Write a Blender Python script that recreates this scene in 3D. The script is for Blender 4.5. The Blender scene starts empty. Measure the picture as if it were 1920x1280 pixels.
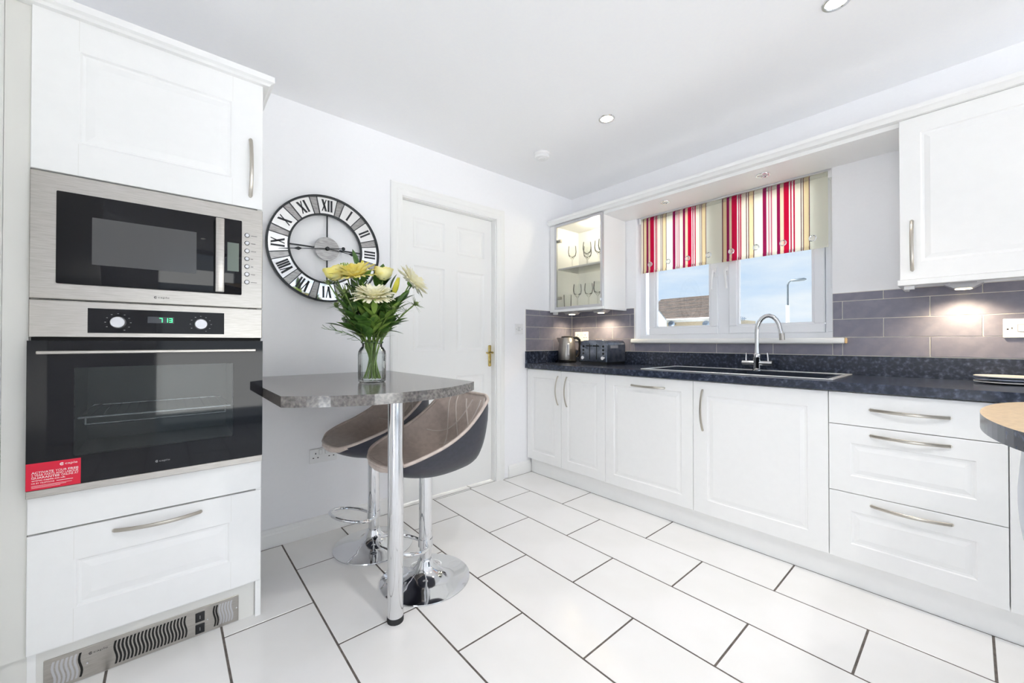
import bpy, bmesh, math, random
from mathutils import Vector, Matrix
R = math.radians
random.seed(7)
scene = bpy.context.scene
COL = scene.collection
XW, YB, ZC = 2.837, 2.425, 2.401          # window wall, back wall, ceiling

# ------------------------------------------------------------------ camera
cam_d = bpy.data.cameras.new('camera'); cam = bpy.data.objects.new('camera', cam_d); COL.objects.link(cam)
cam_d.sensor_width = 36.0; cam_d.lens = 36 * 745 / 1920; cam_d.shift_y = -4.96 / 1920; cam_d.clip_start = 0.02
cam.location = (0, 0, 1.08); cam.rotation_euler = (R(90) + 0.008, 0, -R(40.9))
scene.camera = cam
# ------------------------------------------------------------------ colour management
vs = scene.view_settings
vs.view_transform = 'Standard'; vs.look = 'None'; vs.exposure = 0.1; vs.gamma = 1.0; vs.use_curve_mapping = False
scene.cycles.max_bounces = 16; scene.cycles.diffuse_bounces = 10; scene.cycles.glossy_bounces = 6; scene.cycles.transparent_max_bounces = 24
# ------------------------------------------------------------------ sky
def srgb(r, g, b):
    f = lambda c: (c / 255 / 12.92) if c / 255 <= 0.04045 else ((c / 255 + 0.055) / 1.055) ** 2.4
    return (f(r), f(g), f(b), 1)
world = bpy.data.worlds.new('sky'); scene.world = world; world.use_nodes = True
wt = world.node_tree; wt.nodes.clear()
def wn(t): return wt.nodes.new(t)
w_out = wn('ShaderNodeOutputWorld'); w_bg = wn('ShaderNodeBackground'); w_tc = wn('ShaderNodeTexCoord')
w_sep = wn('ShaderNodeSeparateXYZ'); w_el = wn('ShaderNodeValToRGB'); w_map = wn('ShaderNodeMapping'); w_noise = wn('ShaderNodeTexNoise')
w_cr = wn('ShaderNodeValToRGB'); w_mix = wn('ShaderNodeMixRGB')
w_el.color_ramp.elements[0].position = 0.0; w_el.color_ramp.elements[0].color = srgb(216, 233, 251)
w_el.color_ramp.elements[1].position = 0.55; w_el.color_ramp.elements[1].color = srgb(150, 195, 240)
w_map.inputs['Scale'].default_value = (2.2, 2.2, 9.0)
w_noise.inputs['Scale'].default_value = 1.6; w_noise.inputs['Detail'].default_value = 6.0; w_noise.inputs['Roughness'].default_value = 0.55
w_cr.color_ramp.elements[0].position = 0.42; w_cr.color_ramp.elements[0].color = (0, 0, 0, 1)
w_cr.color_ramp.elements[1].position = 0.72; w_cr.color_ramp.elements[1].color = (0.85, 0.85, 0.85, 1)
w_mix.inputs['Color2'].default_value = srgb(246, 250, 253)
L = wt.links.new
L(w_tc.outputs['Generated'], w_sep.inputs[0]); L(w_sep.outputs['Z'], w_el.inputs['Fac'])
L(w_tc.outputs['Generated'], w_map.inputs['Vector']); L(w_map.outputs[0], w_noise.inputs['Vector']); L(w_noise.outputs['Fac'], w_cr.inputs['Fac'])
L(w_cr.outputs[0], w_mix.inputs['Fac']); L(w_el.outputs[0], w_mix.inputs['Color1']); L(w_mix.outputs[0], w_bg.inputs['Color'])
w_bg.inputs['Strength'].default_value = 0.98
L(w_bg.outputs[0], w_out.inputs['Surface'])
# ------------------------------------------------------------------ sun, daylight lamp in the unseen opening behind the camera, added side fill
sd = bpy.data.lights.new('sun', 'SUN'); sd.energy = 28.0; sd.angle = R(0.6); sd.color = (0.97, 0.985, 1.0)
sun = bpy.data.objects.new('sun', sd); COL.objects.link(sun)
sun.rotation_euler = Vector((0.22, -0.75, -0.75)).to_track_quat('-Z', 'Y').to_euler()
def area(name, loc, direction, sx, sy, power, color):
    d = bpy.data.lights.new(name, 'AREA'); d.shape = 'RECTANGLE'; d.size = sx; d.size_y = sy; d.energy = power; d.color = color
    o = bpy.data.objects.new(name, d); COL.objects.link(o); o.location = loc
    o.rotation_euler = Vector(direction).to_track_quat('-Z', 'Z').to_euler()
    return o
area('patio_daylight', (1.1, -2.62, 1.1), (0, 1, 0), 2.3, 2.0, 9, (0.88, 0.94, 1.0))
area('side_fill', (-1.70, -0.4, 0.35), (0.75, 0.05, 0.8), 2.2, 0.6, 48, (0.88, 0.94, 1.0))  # added fill lamp at the closed left wall, aimed up to brighten the ceiling

# ------------------------------------------------------------------ materials
def mat(name, col, rough=0.5, metal=0.0, spec=0.5, emit=None, estr=0.0, coat=0.0, trans=0.0, alpha=None):
    m = bpy.data.materials.new(name); m.use_nodes = True
    b = m.node_tree.nodes['Principled BSDF']
    b.inputs['Base Color'].default_value = col; b.inputs['Roughness'].default_value = rough; b.inputs['Metallic'].default_value = metal
    b.inputs['Specular IOR Level'].default_value = spec; b.inputs['Coat Weight'].default_value = coat
    b.inputs['Transmission Weight'].default_value = trans
    if emit: b.inputs['Emission Color'].default_value = emit; b.inputs['Emission Strength'].default_value = estr
    return m
def noise_mat(name, c0, c1, scale, rough=0.5, p0=0.4, p1=0.6, metal=0.0, stretch=(1, 1, 1), bump=0.0, detail=4.0, spec=0.5, c2=None, p2=0.8):
    m = mat(name, c0, rough, metal, spec); nt = m.node_tree; b = nt.nodes['Principled BSDF']
    tc = nt.nodes.new('ShaderNodeTexCoord'); mp = nt.nodes.new('ShaderNodeMapping'); mp.inputs['Scale'].default_value = stretch
    nz = nt.nodes.new('ShaderNodeTexNoise'); nz.inputs['Scale'].default_value = scale; nz.inputs['Detail'].default_value = detail
    cr = nt.nodes.new('ShaderNodeValToRGB'); e = cr.color_ramp.elements
    e[0].position = p0; e[0].color = c0; e[1].position = p1; e[1].color = c1
    if c2: x = e.new(p2); x.color = c2
    l = nt.links.new
    l(tc.outputs['Object'], mp.inputs[0]); l(mp.outputs[0], nz.inputs['Vector']); l(nz.outputs['Fac'], cr.inputs[0]); l(cr.outputs[0], b.inputs['Base Color'])
    if bump:
        bp = nt.nodes.new('ShaderNodeBump'); bp.inputs['Strength'].default_value = bump; bp.inputs['Distance'].default_value = 0.002
        l(nz.outputs['Fac'], bp.inputs['Height']); l(bp.outputs[0], b.inputs['Normal'])
    return m
def thin_glass(name, tint, gloss=0.02, ior=1.45, extra=0.0):
    m = bpy.data.materials.new(name); m.use_nodes = True; nt = m.node_tree; nt.nodes.clear()
    o = nt.nodes.new('ShaderNodeOutputMaterial'); t = nt.nodes.new('ShaderNodeBsdfTransparent'); g = nt.nodes.new('ShaderNodeBsdfGlossy')
    f = nt.nodes.new('ShaderNodeFresnel'); mx = nt.nodes.new('ShaderNodeMixShader'); ad = nt.nodes.new('ShaderNodeMath'); ad.operation = 'ADD'; ad.use_clamp = True
    t.inputs[0].default_value = tint; g.inputs['Roughness'].default_value = gloss; f.inputs[0].default_value = ior; ad.inputs[1].default_value = extra
    l = nt.links.new; l(f.outputs[0], ad.inputs[0]); l(ad.outputs[0], mx.inputs[0]); l(t.outputs[0], mx.inputs[1]); l(g.outputs[0], mx.inputs[2]); l(mx.outputs[0], o.inputs[0])
    return m
M = {}
M['paint'] = noise_mat('wall_paint', srgb(249, 249, 251), srgb(250, 250, 252), 60, 0.75)
M['ceiling'] = noise_mat('ceiling_paint', srgb(250, 250, 252), srgb(251, 251, 252), 60, 0.85)
M['trim'] = mat('gloss_trim', srgb(246, 246, 244), 0.3)
M['cab'] = noise_mat('cabinet_white', srgb(245, 245, 244), srgb(246, 246, 245), 30, 0.38)
M['carcass'] = mat('carcass_white', srgb(246, 246, 245), 0.45)
M['filler'] = mat('filler_offwhite', srgb(228, 227, 222), 0.5)
M['tile'] = noise_mat('floor_tile', srgb(238, 237, 235), srgb(242, 241, 240), 3.0, 0.22)
M['grout'] = noise_mat('floor_grout', srgb(92, 86, 82), srgb(112, 104, 98), 40, 0.9)
M['wtile'] = noise_mat('splash_tile', srgb(124, 122, 136), srgb(132, 130, 143), 25, 0.3, stretch=(1, 1, 1))
M['wgrout'] = mat('white_grout', srgb(226, 222, 214), 0.8)
M['worktop'] = noise_mat('worktop_laminate', srgb(38, 44, 58), srgb(58, 66, 84), 60, 0.2, p0=0.45, p1=0.6, c2=srgb(92, 100, 118), p2=0.74, detail=5)
M['table'] = noise_mat('table_laminate', srgb(74, 70, 68), srgb(128, 122, 116), 95, 0.15, p0=0.36, p1=0.68, detail=10, spec=1.0)
M['pentop_glare'] = noise_mat('peninsula_laminate_glare', srgb(196, 170, 134), srgb(218, 192, 154), 90, 0.28, p0=0.35, p1=0.68, detail=8)  # tan tone puts the warm glare on the top face into the colour
M['steel'] = noise_mat('brushed_steel', srgb(176, 171, 164), srgb(190, 186, 180), 60, 0.32, metal=1.0, stretch=(0.4, 6, 14))
M['chrome'] = mat('chrome', srgb(225, 226, 228), 0.06, 1.0)
M['nickel'] = mat('satin_nickel', srgb(190, 184, 174), 0.3, 1.0)
M['alu'] = mat('aluminium_frame', srgb(205, 205, 208), 0.4, 0.7)
M['brass'] = mat('brass', srgb(214, 190, 120), 0.15, 1.0)
M['black_glass'] = mat('black_glass', srgb(16, 16, 20), 0.04, 0, 0.32)
M['mw_window'] = mat('microwave_screen', srgb(82, 82, 82), 0.12, 0, 0.5)
M['black'] = mat('black_plastic', srgb(22, 22, 24), 0.4)
M['dark_gap'] = mat('dark_recess', srgb(30, 28, 26), 0.8)
M['oven_glass'] = thin_glass('oven_window_glass', (0.62, 0.64, 0.64, 1), 0.03, 1.35, 0.01)
M['oven_cavity'] = mat('oven_enamel', srgb(176, 178, 176), 0.45)
M['white'] = mat('white_plastic', srgb(240, 240, 240), 0.3)
M['display'] = mat('lcd_grey', srgb(112, 122, 112), 0.2)
M['led'] = mat('green_led', srgb(20, 80, 40), 0.4, emit=(0.05, 1.0, 0.25, 1), estr=3.0)
M['led_panel'] = mat('led_panel', srgb(64, 66, 72), 0.15)
M['red'] = mat('red_sticker', srgb(222, 0, 52), 0.35)
M['print_white'] = mat('white_print', srgb(250, 240, 240), 0.5)
M['print_dark'] = mat('dark_print', srgb(52, 50, 50), 0.5)
M['print_grey'] = mat('grey_print', srgb(150, 150, 150), 0.5)
M['iron'] = mat('black_iron', srgb(30, 34, 38), 0.45)
M['mirror'] = mat('mirror', srgb(238, 238, 236), 0.05, 1.0)
M['clock_metal'] = noise_mat('brushed_clock_metal', srgb(150, 148, 146), srgb(172, 170, 168), 30, 0.3, metal=1.0, stretch=(1, 1, 6))
M['taupe'] = noise_mat('taupe_leather', srgb(196, 181, 171), srgb(206, 191, 181), 40, 0.36, bump=0.06)
M['navy'] = noise_mat('black_leather', srgb(40, 42, 54), srgb(48, 50, 62), 50, 0.38, bump=0.05)
M['stitch'] = mat('pale_stitching', srgb(222, 214, 206), 0.5)
M['rubber'] = mat('black_rubber', srgb(28, 28, 30), 0.6)
M['vase'] = thin_glass('jar_glass', (0.985, 0.995, 0.992, 1), 0.02, 1.22, 0.0)
M['water'] = thin_glass('water', (0.985, 0.995, 0.99, 1), 0.01, 1.1, 0.0)
M['clear'] = thin_glass('clear_glass', (0.98, 0.985, 0.98, 1), 0.02, 1.18, 0.02)
M['pane'] = thin_glass('window_glass', (0.97, 0.985, 0.99, 1), 0.0, 1.3, 0.0)
M['cabinet_glass'] = thin_glass('cabinet_glass', (0.97, 0.98, 0.97, 1), 0.03, 1.3, 0.0)
M['stem'] = noise_mat('stem_green', srgb(96, 122, 52), srgb(120, 146, 70), 30, 0.5)
M['leaf'] = noise_mat('leaf_green', srgb(56, 92, 36), srgb(92, 130, 56), 25, 0.4)
M['leaf2'] = noise_mat('leaf_light', srgb(104, 138, 56), srgb(140, 168, 78), 25, 0.45)
M['thistle'] = noise_mat('thistle_green', srgb(84, 106, 56), srgb(128, 146, 84), 40, 0.5)
M['petal_y'] = noise_mat('petal_yellow', srgb(248, 234, 130), srgb(252, 246, 186), 20, 0.55)
M['petal_w'] = noise_mat('petal_cream', srgb(248, 244, 214), srgb(252, 250, 234), 20, 0.55)
M['petal_g'] = noise_mat('petal_green', srgb(150, 180, 70), srgb(180, 204, 100), 40, 0.6)
M['bud'] = noise_mat('bud_yellow', srgb(214, 210, 60), srgb(236, 226, 96), 20, 0.5)
M['upvc'] = mat('upvc', srgb(240, 242, 246), 0.28)
M['steel_dark'] = noise_mat('dark_steel', srgb(112, 118, 130), srgb(140, 146, 158), 20, 0.28, metal=0.9)
M['sink'] = mat('sink_composite', srgb(52, 58, 68), 0.12, 0.0, 0.7)
M['sink_rim'] = mat('polished_rim', srgb(232, 234, 236), 0.3, 0.6)
M['bulb'] = mat('lit_bulb', srgb(255, 250, 240), 0.3, emit=(1, 0.93, 0.8, 1), estr=6.0)
M['bulb_warm'] = mat('lit_warm_bulb', srgb(255, 240, 210), 0.3, emit=(1, 0.82, 0.5, 1), estr=8.0)
M['bulb_off'] = mat('unlit_bulb', srgb(210, 214, 220), 0.15, 0.3)
M['ceramic'] = mat('white_ceramic', srgb(242, 240, 236), 0.15)
M['ceramic_blue'] = mat('blue_grey_ceramic', srgb(170, 178, 196), 0.2)
M['oak'] = mat('bare_wood', srgb(232, 196, 140), 0.5)
M['roof'] = noise_mat('roof_tile', srgb(50, 41, 35), srgb(66, 55, 47), 1.2, 0.85, detail=6)
M['roof2'] = noise_mat('roof_tile_red', srgb(60, 47, 39), srgb(74, 60, 50), 1.2, 0.85, detail=6)
M['render_wall'] = mat('cream_render', srgb(150, 139, 120), 0.9)
M['gutter'] = mat('white_gutter', srgb(170, 170, 168), 0.4)
M['dish'] = mat('grey_dish', srgb(66, 78, 92), 0.5)
M['lamp_grey'] = mat('galvanised', srgb(66, 74, 80), 0.5, 0.3)
M['ground'] = noise_mat('concrete', srgb(226, 223, 216), srgb(234, 231, 225), 2.0, 0.9)
FAB = {}
for k, c in dict(crimson=(226, 44, 108), magenta=(196, 62, 132), peach=(252, 236, 218), tan=(250, 238, 210), cream=(250, 246, 236), pale=(248, 248, 240), pink=(236, 160, 184), dark=(150, 90, 108), white=(252, 250, 248)).items():
    m = mat('blind_' + k, srgb(*c), 0.85); nt = m.node_tree; b = nt.nodes['Principled BSDF']
    tr = nt.nodes.new('ShaderNodeBsdfTranslucent'); tr.inputs[0].default_value = srgb(*c); mx = nt.nodes.new('ShaderNodeMixShader'); mx.inputs[0].default_value = 0.7
    nt.links.new(b.outputs[0], mx.inputs[1]); nt.links.new(tr.outputs[0], mx.inputs[2]); nt.links.new(mx.outputs[0], nt.nodes['Material Output'].inputs[0]); FAB[k] = m

# ------------------------------------------------------------------ helpers
def add_box(bm, x0, x1, y0, y1, z0, z1, bev=0.0, seg=1, mi=0):
    vs_ = [bm.verts.new((x, y, z)) for x in (x0, x1) for y in (y0, y1) for z in (z0, z1)]
    fs = []
    for q in ((0, 1, 3, 2), (4, 6, 7, 5), (0, 4, 5, 1), (2, 3, 7, 6), (0, 2, 6, 4), (1, 5, 7, 3)):
        f = bm.faces.new([vs_[i] for i in q]); f.material_index = mi; fs.append(f)
    if bev > 0:
        es = list({e for f in fs for e in f.edges})
        bmesh.ops.bevel(bm, geom=es, offset=bev, segments=seg, profile=0.5, affect='EDGES')
def box(*a, **k):
    bm = bmesh.new(); add_box(bm, *a, **k); return bm
def boxes(lst, bev=0.0, seg=1):
    bm = bmesh.new()
    for b in lst: add_box(bm, *b, bev=bev, seg=seg)
    return bm
def add_prism(bm, pts, fn, a0, a1, bev=0.0, mi=0):
    """pts 2-D outline, fn(u,v,d) -> xyz, extruded from d=a0 to d=a1"""
    lo = [bm.verts.new(fn(u, v, a0)) for u, v in pts]; hi = [bm.verts.new(fn(u, v, a1)) for u, v in pts]
    fs = [bm.faces.new(lo[::-1]), bm.faces.new(hi)]
    n = len(pts)
    for i in range(n): fs.append(bm.faces.new((lo[i], lo[(i + 1) % n], hi[(i + 1) % n], hi[i])))
    for f in fs: f.material_index = mi
    if bev:
        es = list(fs[0].edges) + list(fs[1].edges)
        bmesh.ops.bevel(bm, geom=es, offset=bev, segments=2, profile=0.5, affect='EDGES')
def add_lathe(bm, prof, c=(0, 0, 0), seg=32, fn=None, mi=0, rib=None):
    """prof [(r,h)], axis z unless fn(x,y,h)->xyz"""
    c = Vector(c); fn = fn or (lambda x, y, h: (x, y, h)); rings = []
    for r, h in prof:
        if r < 1e-6: rings.append([bm.verts.new(c + Vector(fn(0, 0, h)))])
        else:
            rg = []
            for i in range(seg):
                a = 2 * math.pi * i / seg; rr = r * (rib(a, h) if rib else 1)
                rg.append(bm.verts.new(c + Vector(fn(rr * math.cos(a), rr * math.sin(a), h))))
            rings.append(rg)
    for A, B in zip(rings, rings[1:]):
        if len(A) == 1 and len(B) == 1: continue
        for i in range(seg):
            j = (i + 1) % seg
            if len(A) == 1: f = bm.faces.new((A[0], B[i], B[j]))
            elif len(B) == 1: f = bm.faces.new((A[i], A[j], B[0]))
            else: f = bm.faces.new((A[i], A[j], B[j], B[i]))
            f.material_index = mi
def lathe(*a, **k):
    bm = bmesh.new(); add_lathe(bm, *a, **k); return bm
def add_tube(bm, path, r, seg=10, closed=False, sx=1.0, sy=1.0, up=None, mi=0):
    P = [Vector(p) for p in path]; n = len(P); rings = []
    rad = r if isinstance(r, (list, tuple)) else [r] * n
    prev = None
    for i in range(n):
        if closed: t = P[(i + 1) % n] - P[i - 1]
        else: t = P[min(i + 1, n - 1)] - P[max(i - 1, 0)]
        t.normalize()
        if up is not None: nrm = Vector(up)
        elif prev is None: nrm = Vector((0, 0, 1)) if abs(t.z) < 0.9 else Vector((1, 0, 0))
        else: nrm = prev
        nrm = (nrm - t * nrm.dot(t)).normalized(); prev = nrm; b = t.cross(nrm)
        rings.append([bm.verts.new(P[i] + nrm * (math.cos(2 * math.pi * k / seg) * rad[i] * sx) + b * (math.sin(2 * math.pi * k / seg) * rad[i] * sy)) for k in range(seg)])
    for i in range(n if closed else n - 1):
        A, B = rings[i], rings[(i + 1) % n]
        for k in range(seg):
            j = (k + 1) % seg
            f = bm.faces.new((A[k], A[j], B[j], B[k])); f.material_index = mi
    if not closed:
        bm.faces.new(rings[0][::-1]).material_index = mi; bm.faces.new(rings[-1]).material_index = mi
def tube(*a, **k):
    bm = bmesh.new(); add_tube(bm, *a, **k); return bm
def add_grid(bm, rows, mi=0):
    V_ = [[bm.verts.new(p) for p in r] for r in rows]
    for a, b in zip(V_, V_[1:]):
        for i in range(len(a) - 1):
            f = bm.faces.new((a[i], a[i + 1], b[i + 1], b[i])); f.material_index = mi
def FA(y): return lambda u, v, d=0.0: (u, y - d, v)       # faces the camera side (-y)
def FB(x): return lambda u, v, d=0.0: (x - d, u, v)       # faces the room from the window wall (-x)
def FZ(z): return lambda u, v, d=0.0: (u, v, z + d)
def add_slab(bm, fn, u0, u1, v0, v1, t, panels=(), rings=(), edge=0.0015, mi=0):
    """door leaf: front at d=0, back at d=-t, moulded panels pressed into the front"""
    us = sorted({u0, u1, *[p[0] for p in panels], *[p[1] for p in panels]}); vv = sorted({v0, v1, *[p[2] for p in panels], *[p[3] for p in panels]})
    e = edge
    def F(*pts):
        f = bm.faces.new([bm.verts.new(fn(*p)) for p in pts]); f.material_index = mi
    for i in range(len(us) - 1):
        for j in range(len(vv) - 1):
            a, b, c, d = us[i], us[i + 1], vv[j], vv[j + 1]; mu, mv = (a + b) / 2, (c + d) / 2
            if any(p[0] < mu < p[1] and p[2] < mv < p[3] for p in panels): continue
            a += e if i == 0 else 0; b -= e if i == len(us) - 2 else 0; c += e if j == 0 else 0; d -= e if j == len(vv) - 2 else 0
            F((a, c, 0), (b, c, 0), (b, d, 0), (a, d, 0))
    o = [(u0, v0), (u1, v0), (u1, v1), (u0, v1)]; n = [(u0 + e, v0 + e), (u1 - e, v0 + e), (u1 - e, v1 - e), (u0 + e, v1 - e)]
    for k in range(4):
        q = (k + 1) % 4
        F((*n[k], 0), (*n[q], 0), (*o[q], -e), (*o[k], -e)); F((*o[k], -e), (*o[q], -e), (*o[q], -t), (*o[k], -t))
    F(*[(*p, -t) for p in o])
    for p in panels:
        pr = [(0.0, 0.0)] + list(rings)
        for (i0, d0), (i1, d1) in zip(pr, pr[1:]):
            A = [(p[0] + i0, p[2] + i0), (p[1] - i0, p[2] + i0), (p[1] - i0, p[3] - i0), (p[0] + i0, p[3] - i0)]
            B = [(p[0] + i1, p[2] + i1), (p[1] - i1, p[2] + i1), (p[1] - i1, p[3] - i1), (p[0] + i1, p[3] - i1)]
            for k in range(4):
                q = (k + 1) % 4; F((*A[k], d0), (*A[q], d0), (*B[q], d1), (*B[k], d1))
        i1, d1 = pr[-1]
        F((p[0] + i1, p[2] + i1, d1), (p[1] - i1, p[2] + i1, d1), (p[1] - i1, p[3] - i1, d1), (p[0] + i1, p[3] - i1, d1))
def slab(*a, **k):
    bm = bmesh.new(); add_slab(bm, *a, **k); return bm
RAISED = [(0.004, -0.004), (0.012, -0.005), (0.028, -0.0015), (0.030, -0.001)]
def obj(name, bm, m, parent=None, smooth=False, angle=35, data=None, recalc=True):
    if data is None:
        if recalc: bmesh.ops.recalc_face_normals(bm, faces=bm.faces)
        me = bpy.data.meshes.new(name); bm.to_mesh(me); bm.free()
        for x in (m if isinstance(m, (list, tuple)) else [m]): me.materials.append(x)
        if smooth:
            for p in me.polygons: p.use_smooth = True
            me.set_sharp_from_angle(angle=R(angle))
    else: me = data
    o = bpy.data.objects.new(name, me); COL.objects.link(o)
    if parent is not None:
        o.parent = parent
        if parent.type == 'EMPTY' and not parent.get('_local'):
            o.matrix_parent_inverse = Matrix.Translation(parent.location).inverted()
    return o
def tag(o, label, cat, group=None, kind=None):
    o['label'] = label; o['category'] = cat
    if group: o['group'] = group
    if kind: o['kind'] = kind
    return o
LOCALS = []
def thing(name, label, cat, loc=(0, 0, 0), rz=0, group=None, kind=None, local=False):
    o = bpy.data.objects.new(name, None); COL.objects.link(o); o.location = loc; o.rotation_euler = (0, 0, rz); o.empty_display_size = 0.05
    tag(o, label, cat, group, kind)
    if local: o['_local'] = 1; LOCALS.append(o)
    return o
def struct(o, label=None, cat=None):
    o['kind'] = 'structure'
    if label: o['label'] = label
    if cat: o['category'] = cat
    return o
def dup(root, loc, rz=None, label=None):
    r = root.copy(); COL.objects.link(r); r.location = loc
    if rz is not None: r.rotation_euler = (0, 0, rz)
    if label: r['label'] = label
    for ch in root.children:
        c = ch.copy(); COL.objects.link(c); c.parent = r
        for g in ch.children:
            d = g.copy(); COL.objects.link(d); d.parent = c
    return r
def text_mesh(s, fn, u0, u1, v0, v1, d=0.0004, bold=0.0):
    cu = bpy.data.curves.new('lettering', 'FONT'); cu.body = s; cu.offset = bold; cu.resolution_u = 3
    o = bpy.data.objects.new('lettering', cu); COL.objects.link(o)
    dg = bpy.context.evaluated_depsgraph_get(); me = bpy.data.meshes.new_from_object(o.evaluated_get(dg))
    bpy.data.objects.remove(o); bm = bmesh.new(); bm.from_mesh(me); bpy.data.meshes.remove(me)
    xs = [v.co.x for v in bm.verts]; ys = [v.co.y for v in bm.verts]; a, b, c, e = min(xs), max(xs), min(ys), max(ys)
    for v in bm.verts: v.co = fn(u0 + (v.co.x - a) / (b - a) * (u1 - u0), v0 + (v.co.y - c) / (e - c) * (v1 - v0), d)
    return bm
def add_arc(bm, fn, cx, cz, r0, r1, a0, a1, d0, d1, seg=24):
    """flat ring segment of an annulus, thickness d0..d1"""
    pts = [(cx + r1 * math.cos(a0 + (a1 - a0) * i / seg), cz + r1 * math.sin(a0 + (a1 - a0) * i / seg)) for i in range(seg + 1)]
    pin = [(cx + r0 * math.cos(a0 + (a1 - a0) * i / seg), cz + r0 * math.sin(a0 + (a1 - a0) * i / seg)) for i in range(seg + 1)]
    for i in range(seg):
        add_prism(bm, [pts[i], pts[i + 1], pin[i + 1], pin[i]], fn, d0, d1)
def logo(parent, fn, u, v, h, w, m):
    """crescent with an arrow, and the word beside it"""
    bm = bmesh.new(); r = h / 2
    add_arc(bm, fn, u + r, v + r, r * 0.55, r, R(40), R(320), 0.0, 0.0004, 14)
    add_prism(bm, [(u + r * 0.75, v + r * 0.75), (u + r * 2.0, v + r * 1.0), (u + r * 0.75, v + r * 1.3)], fn, 0.0, 0.0004)
    obj('emblem', bm, m, parent)
    obj('lettering', text_mesh('caple', fn, u + h * 1.25, u + h * 1.25 + w, v, v + h * 0.92), m, parent)
def catmull(tab, n):
    """tab [(u, a, b, ...)] -> n samples interpolated"""
    out = []
    for k in range(n):
        u = k / (n - 1); i = max(j for j in range(len(tab)) if tab[j][0] <= u + 1e-9); i = min(i, len(tab) - 2)
        p0, p1, p2, p3 = tab[max(i - 1, 0)], tab[i], tab[i + 1], tab[min(i + 2, len(tab) - 1)]
        t = (u - p1[0]) / (p2[0] - p1[0]); r = []
        for c in range(1, len(p1)):
            m1 = (p2[c] - p0[c]) / max(p2[0] - p0[0], 1e-6) * (p2[0] - p1[0]); m2 = (p3[c] - p1[c]) / max(p3[0] - p1[0], 1e-6) * (p2[0] - p1[0])
            r.append((2 * t**3 - 3 * t**2 + 1) * p1[c] + (t**3 - 2 * t**2 + t) * m1 + (-2 * t**3 + 3 * t**2) * p2[c] + (t**3 - t**2) * m2)
        out.append(r)
    return out
def bow_handle(parent, p0, p1, out, bow=0.028, w=0.0065, th=0.0035, m=None):
    """bowed bar handle from p0 to p1 (on the door face), bulging along out"""
    p0, p1, out = Vector(p0), Vector(p1), Vector(out); n = 16; pts = []; rad = []
    for i in range(n + 1):
        t = i / n; s = math.sin(math.pi * t)
        pts.append(p0.lerp(p1, t) + out * (0.004 + bow * s ** 0.8)); rad.append(1.0)
    bm = bmesh.new(); add_tube(bm, pts, rad, seg=8, sx=th, sy=w, up=out)
    bm2 = bm
    for p in (p0, p1): add_lathe(bm2, [(0.0, 0.0), (0.005, 0.0), (0.005, 0.006), (0.0, 0.006)], p, 10, fn=lambda x, y, h: tuple(out * h + Vector((x * (1 - abs(out.x)), (x if abs(out.x) > 0.5 else 0) * 1.0, y))))
    return obj('handle', bm, m or M['nickel'], parent, smooth=True)

# ================================================================== STRUCTURE
# floor: grout bed with separate tiles
FX0, FX1, FY0 = -1.75, XW, -2.65
fl = struct(obj('floor', box(FX0 - 0.05, FX1 + 0.2, FY0 - 0.05, 2.62, -0.06, -0.0015), M['grout']), 'white rectangular floor tiles with dark grout', 'floor')
PX, PYT, GAP = 0.3062, 0.6138, 0.0035
full = None
def floor_tile(x0, x1, y0, y1):
    global full
    w, h = x1 - x0 - 2 * GAP, y1 - y0 - 2 * GAP
    isfull = abs(x1 - x0 - PX) < 1e-4 and abs(y1 - y0 - PYT) < 1e-4
    if isfull and full: o = obj('floor_tile', None, None, fl, data=full)
    else:
        o = obj('floor_tile', box(-w / 2, w / 2, -h / 2, h / 2, -0.006, 0, bev=0.0012), M['tile'], fl)
        if isfull: full = o.data
    o.location = ((x0 + x1) / 2, (y0 + y1) / 2, 0)
x = 0.1590 - PX * 6; k = 6
i = -6
while 0.1590 + PX * i < FX1 - 0.3:
    x0 = 0.1590 + PX * i; x1 = x0 + PX
    base = 0.5660 if i % 2 == 0 else 0.8725
    j0 = math.floor((FY0 - base) / PYT)
    for j in range(j0, 6):
        y0 = base + PYT * j; y1 = y0 + PYT
        top = 2.428
        if y0 >= top - 0.01 or y1 <= FY0: continue
        floor_tile(x0, x1, max(y0, FY0), min(y1, top))
    i += 1
floor_tile(1.100, 1.705, 2.428, 2.50); floor_tile(1.705, 1.985, 2.428, 2.50)
struct(obj('ceiling', box(FX0 - 0.05, XW + 0.16, FY0 - 0.05, 2.60, ZC, ZC + 0.12), M['ceiling']), 'plain white ceiling', 'ceiling')
# back wall with the door opening
DX0, DX1, DZ = 1.145, 1.935, 2.035
wb = struct(obj('wall_back', boxes([(FX0 - 0.05, DX0, YB, YB + 0.11, 0, ZC), (DX1, XW + 0.16, YB, YB + 0.11, 0, ZC), (DX0, DX1, YB, YB + 0.11, DZ, ZC)]), M['paint']), 'white back wall behind the clock and the panelled door', 'wall')
# window wall with the window opening
WY0, WY1, WZ0, WZ1 = 0.509, 1.755, 1.09, 2.10
wr = struct(obj('wall_right', boxes([(XW, XW + 0.16, FY0, WY0, 0, ZC), (XW, XW + 0.16, WY1, YB, 0, ZC), (XW, XW + 0.16, WY0, WY1, 0, WZ0), (XW, XW + 0.16, WY0, WY1, WZ1, ZC)]), M['paint']), 'white wall around the window', 'wall')
struct(obj('wall_left', box(FX0 - 0.05, FX0, FY0, YB, 0, ZC), M['paint']))
struct(obj('wall_front', boxes([(FX0, -0.1, FY0 - 0.1, FY0, 0, ZC), (2.3, XW, FY0 - 0.1, FY0, 0, ZC), (-0.1, 2.3, FY0 - 0.1, FY0, 2.15, ZC)]), M['paint']))
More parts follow.
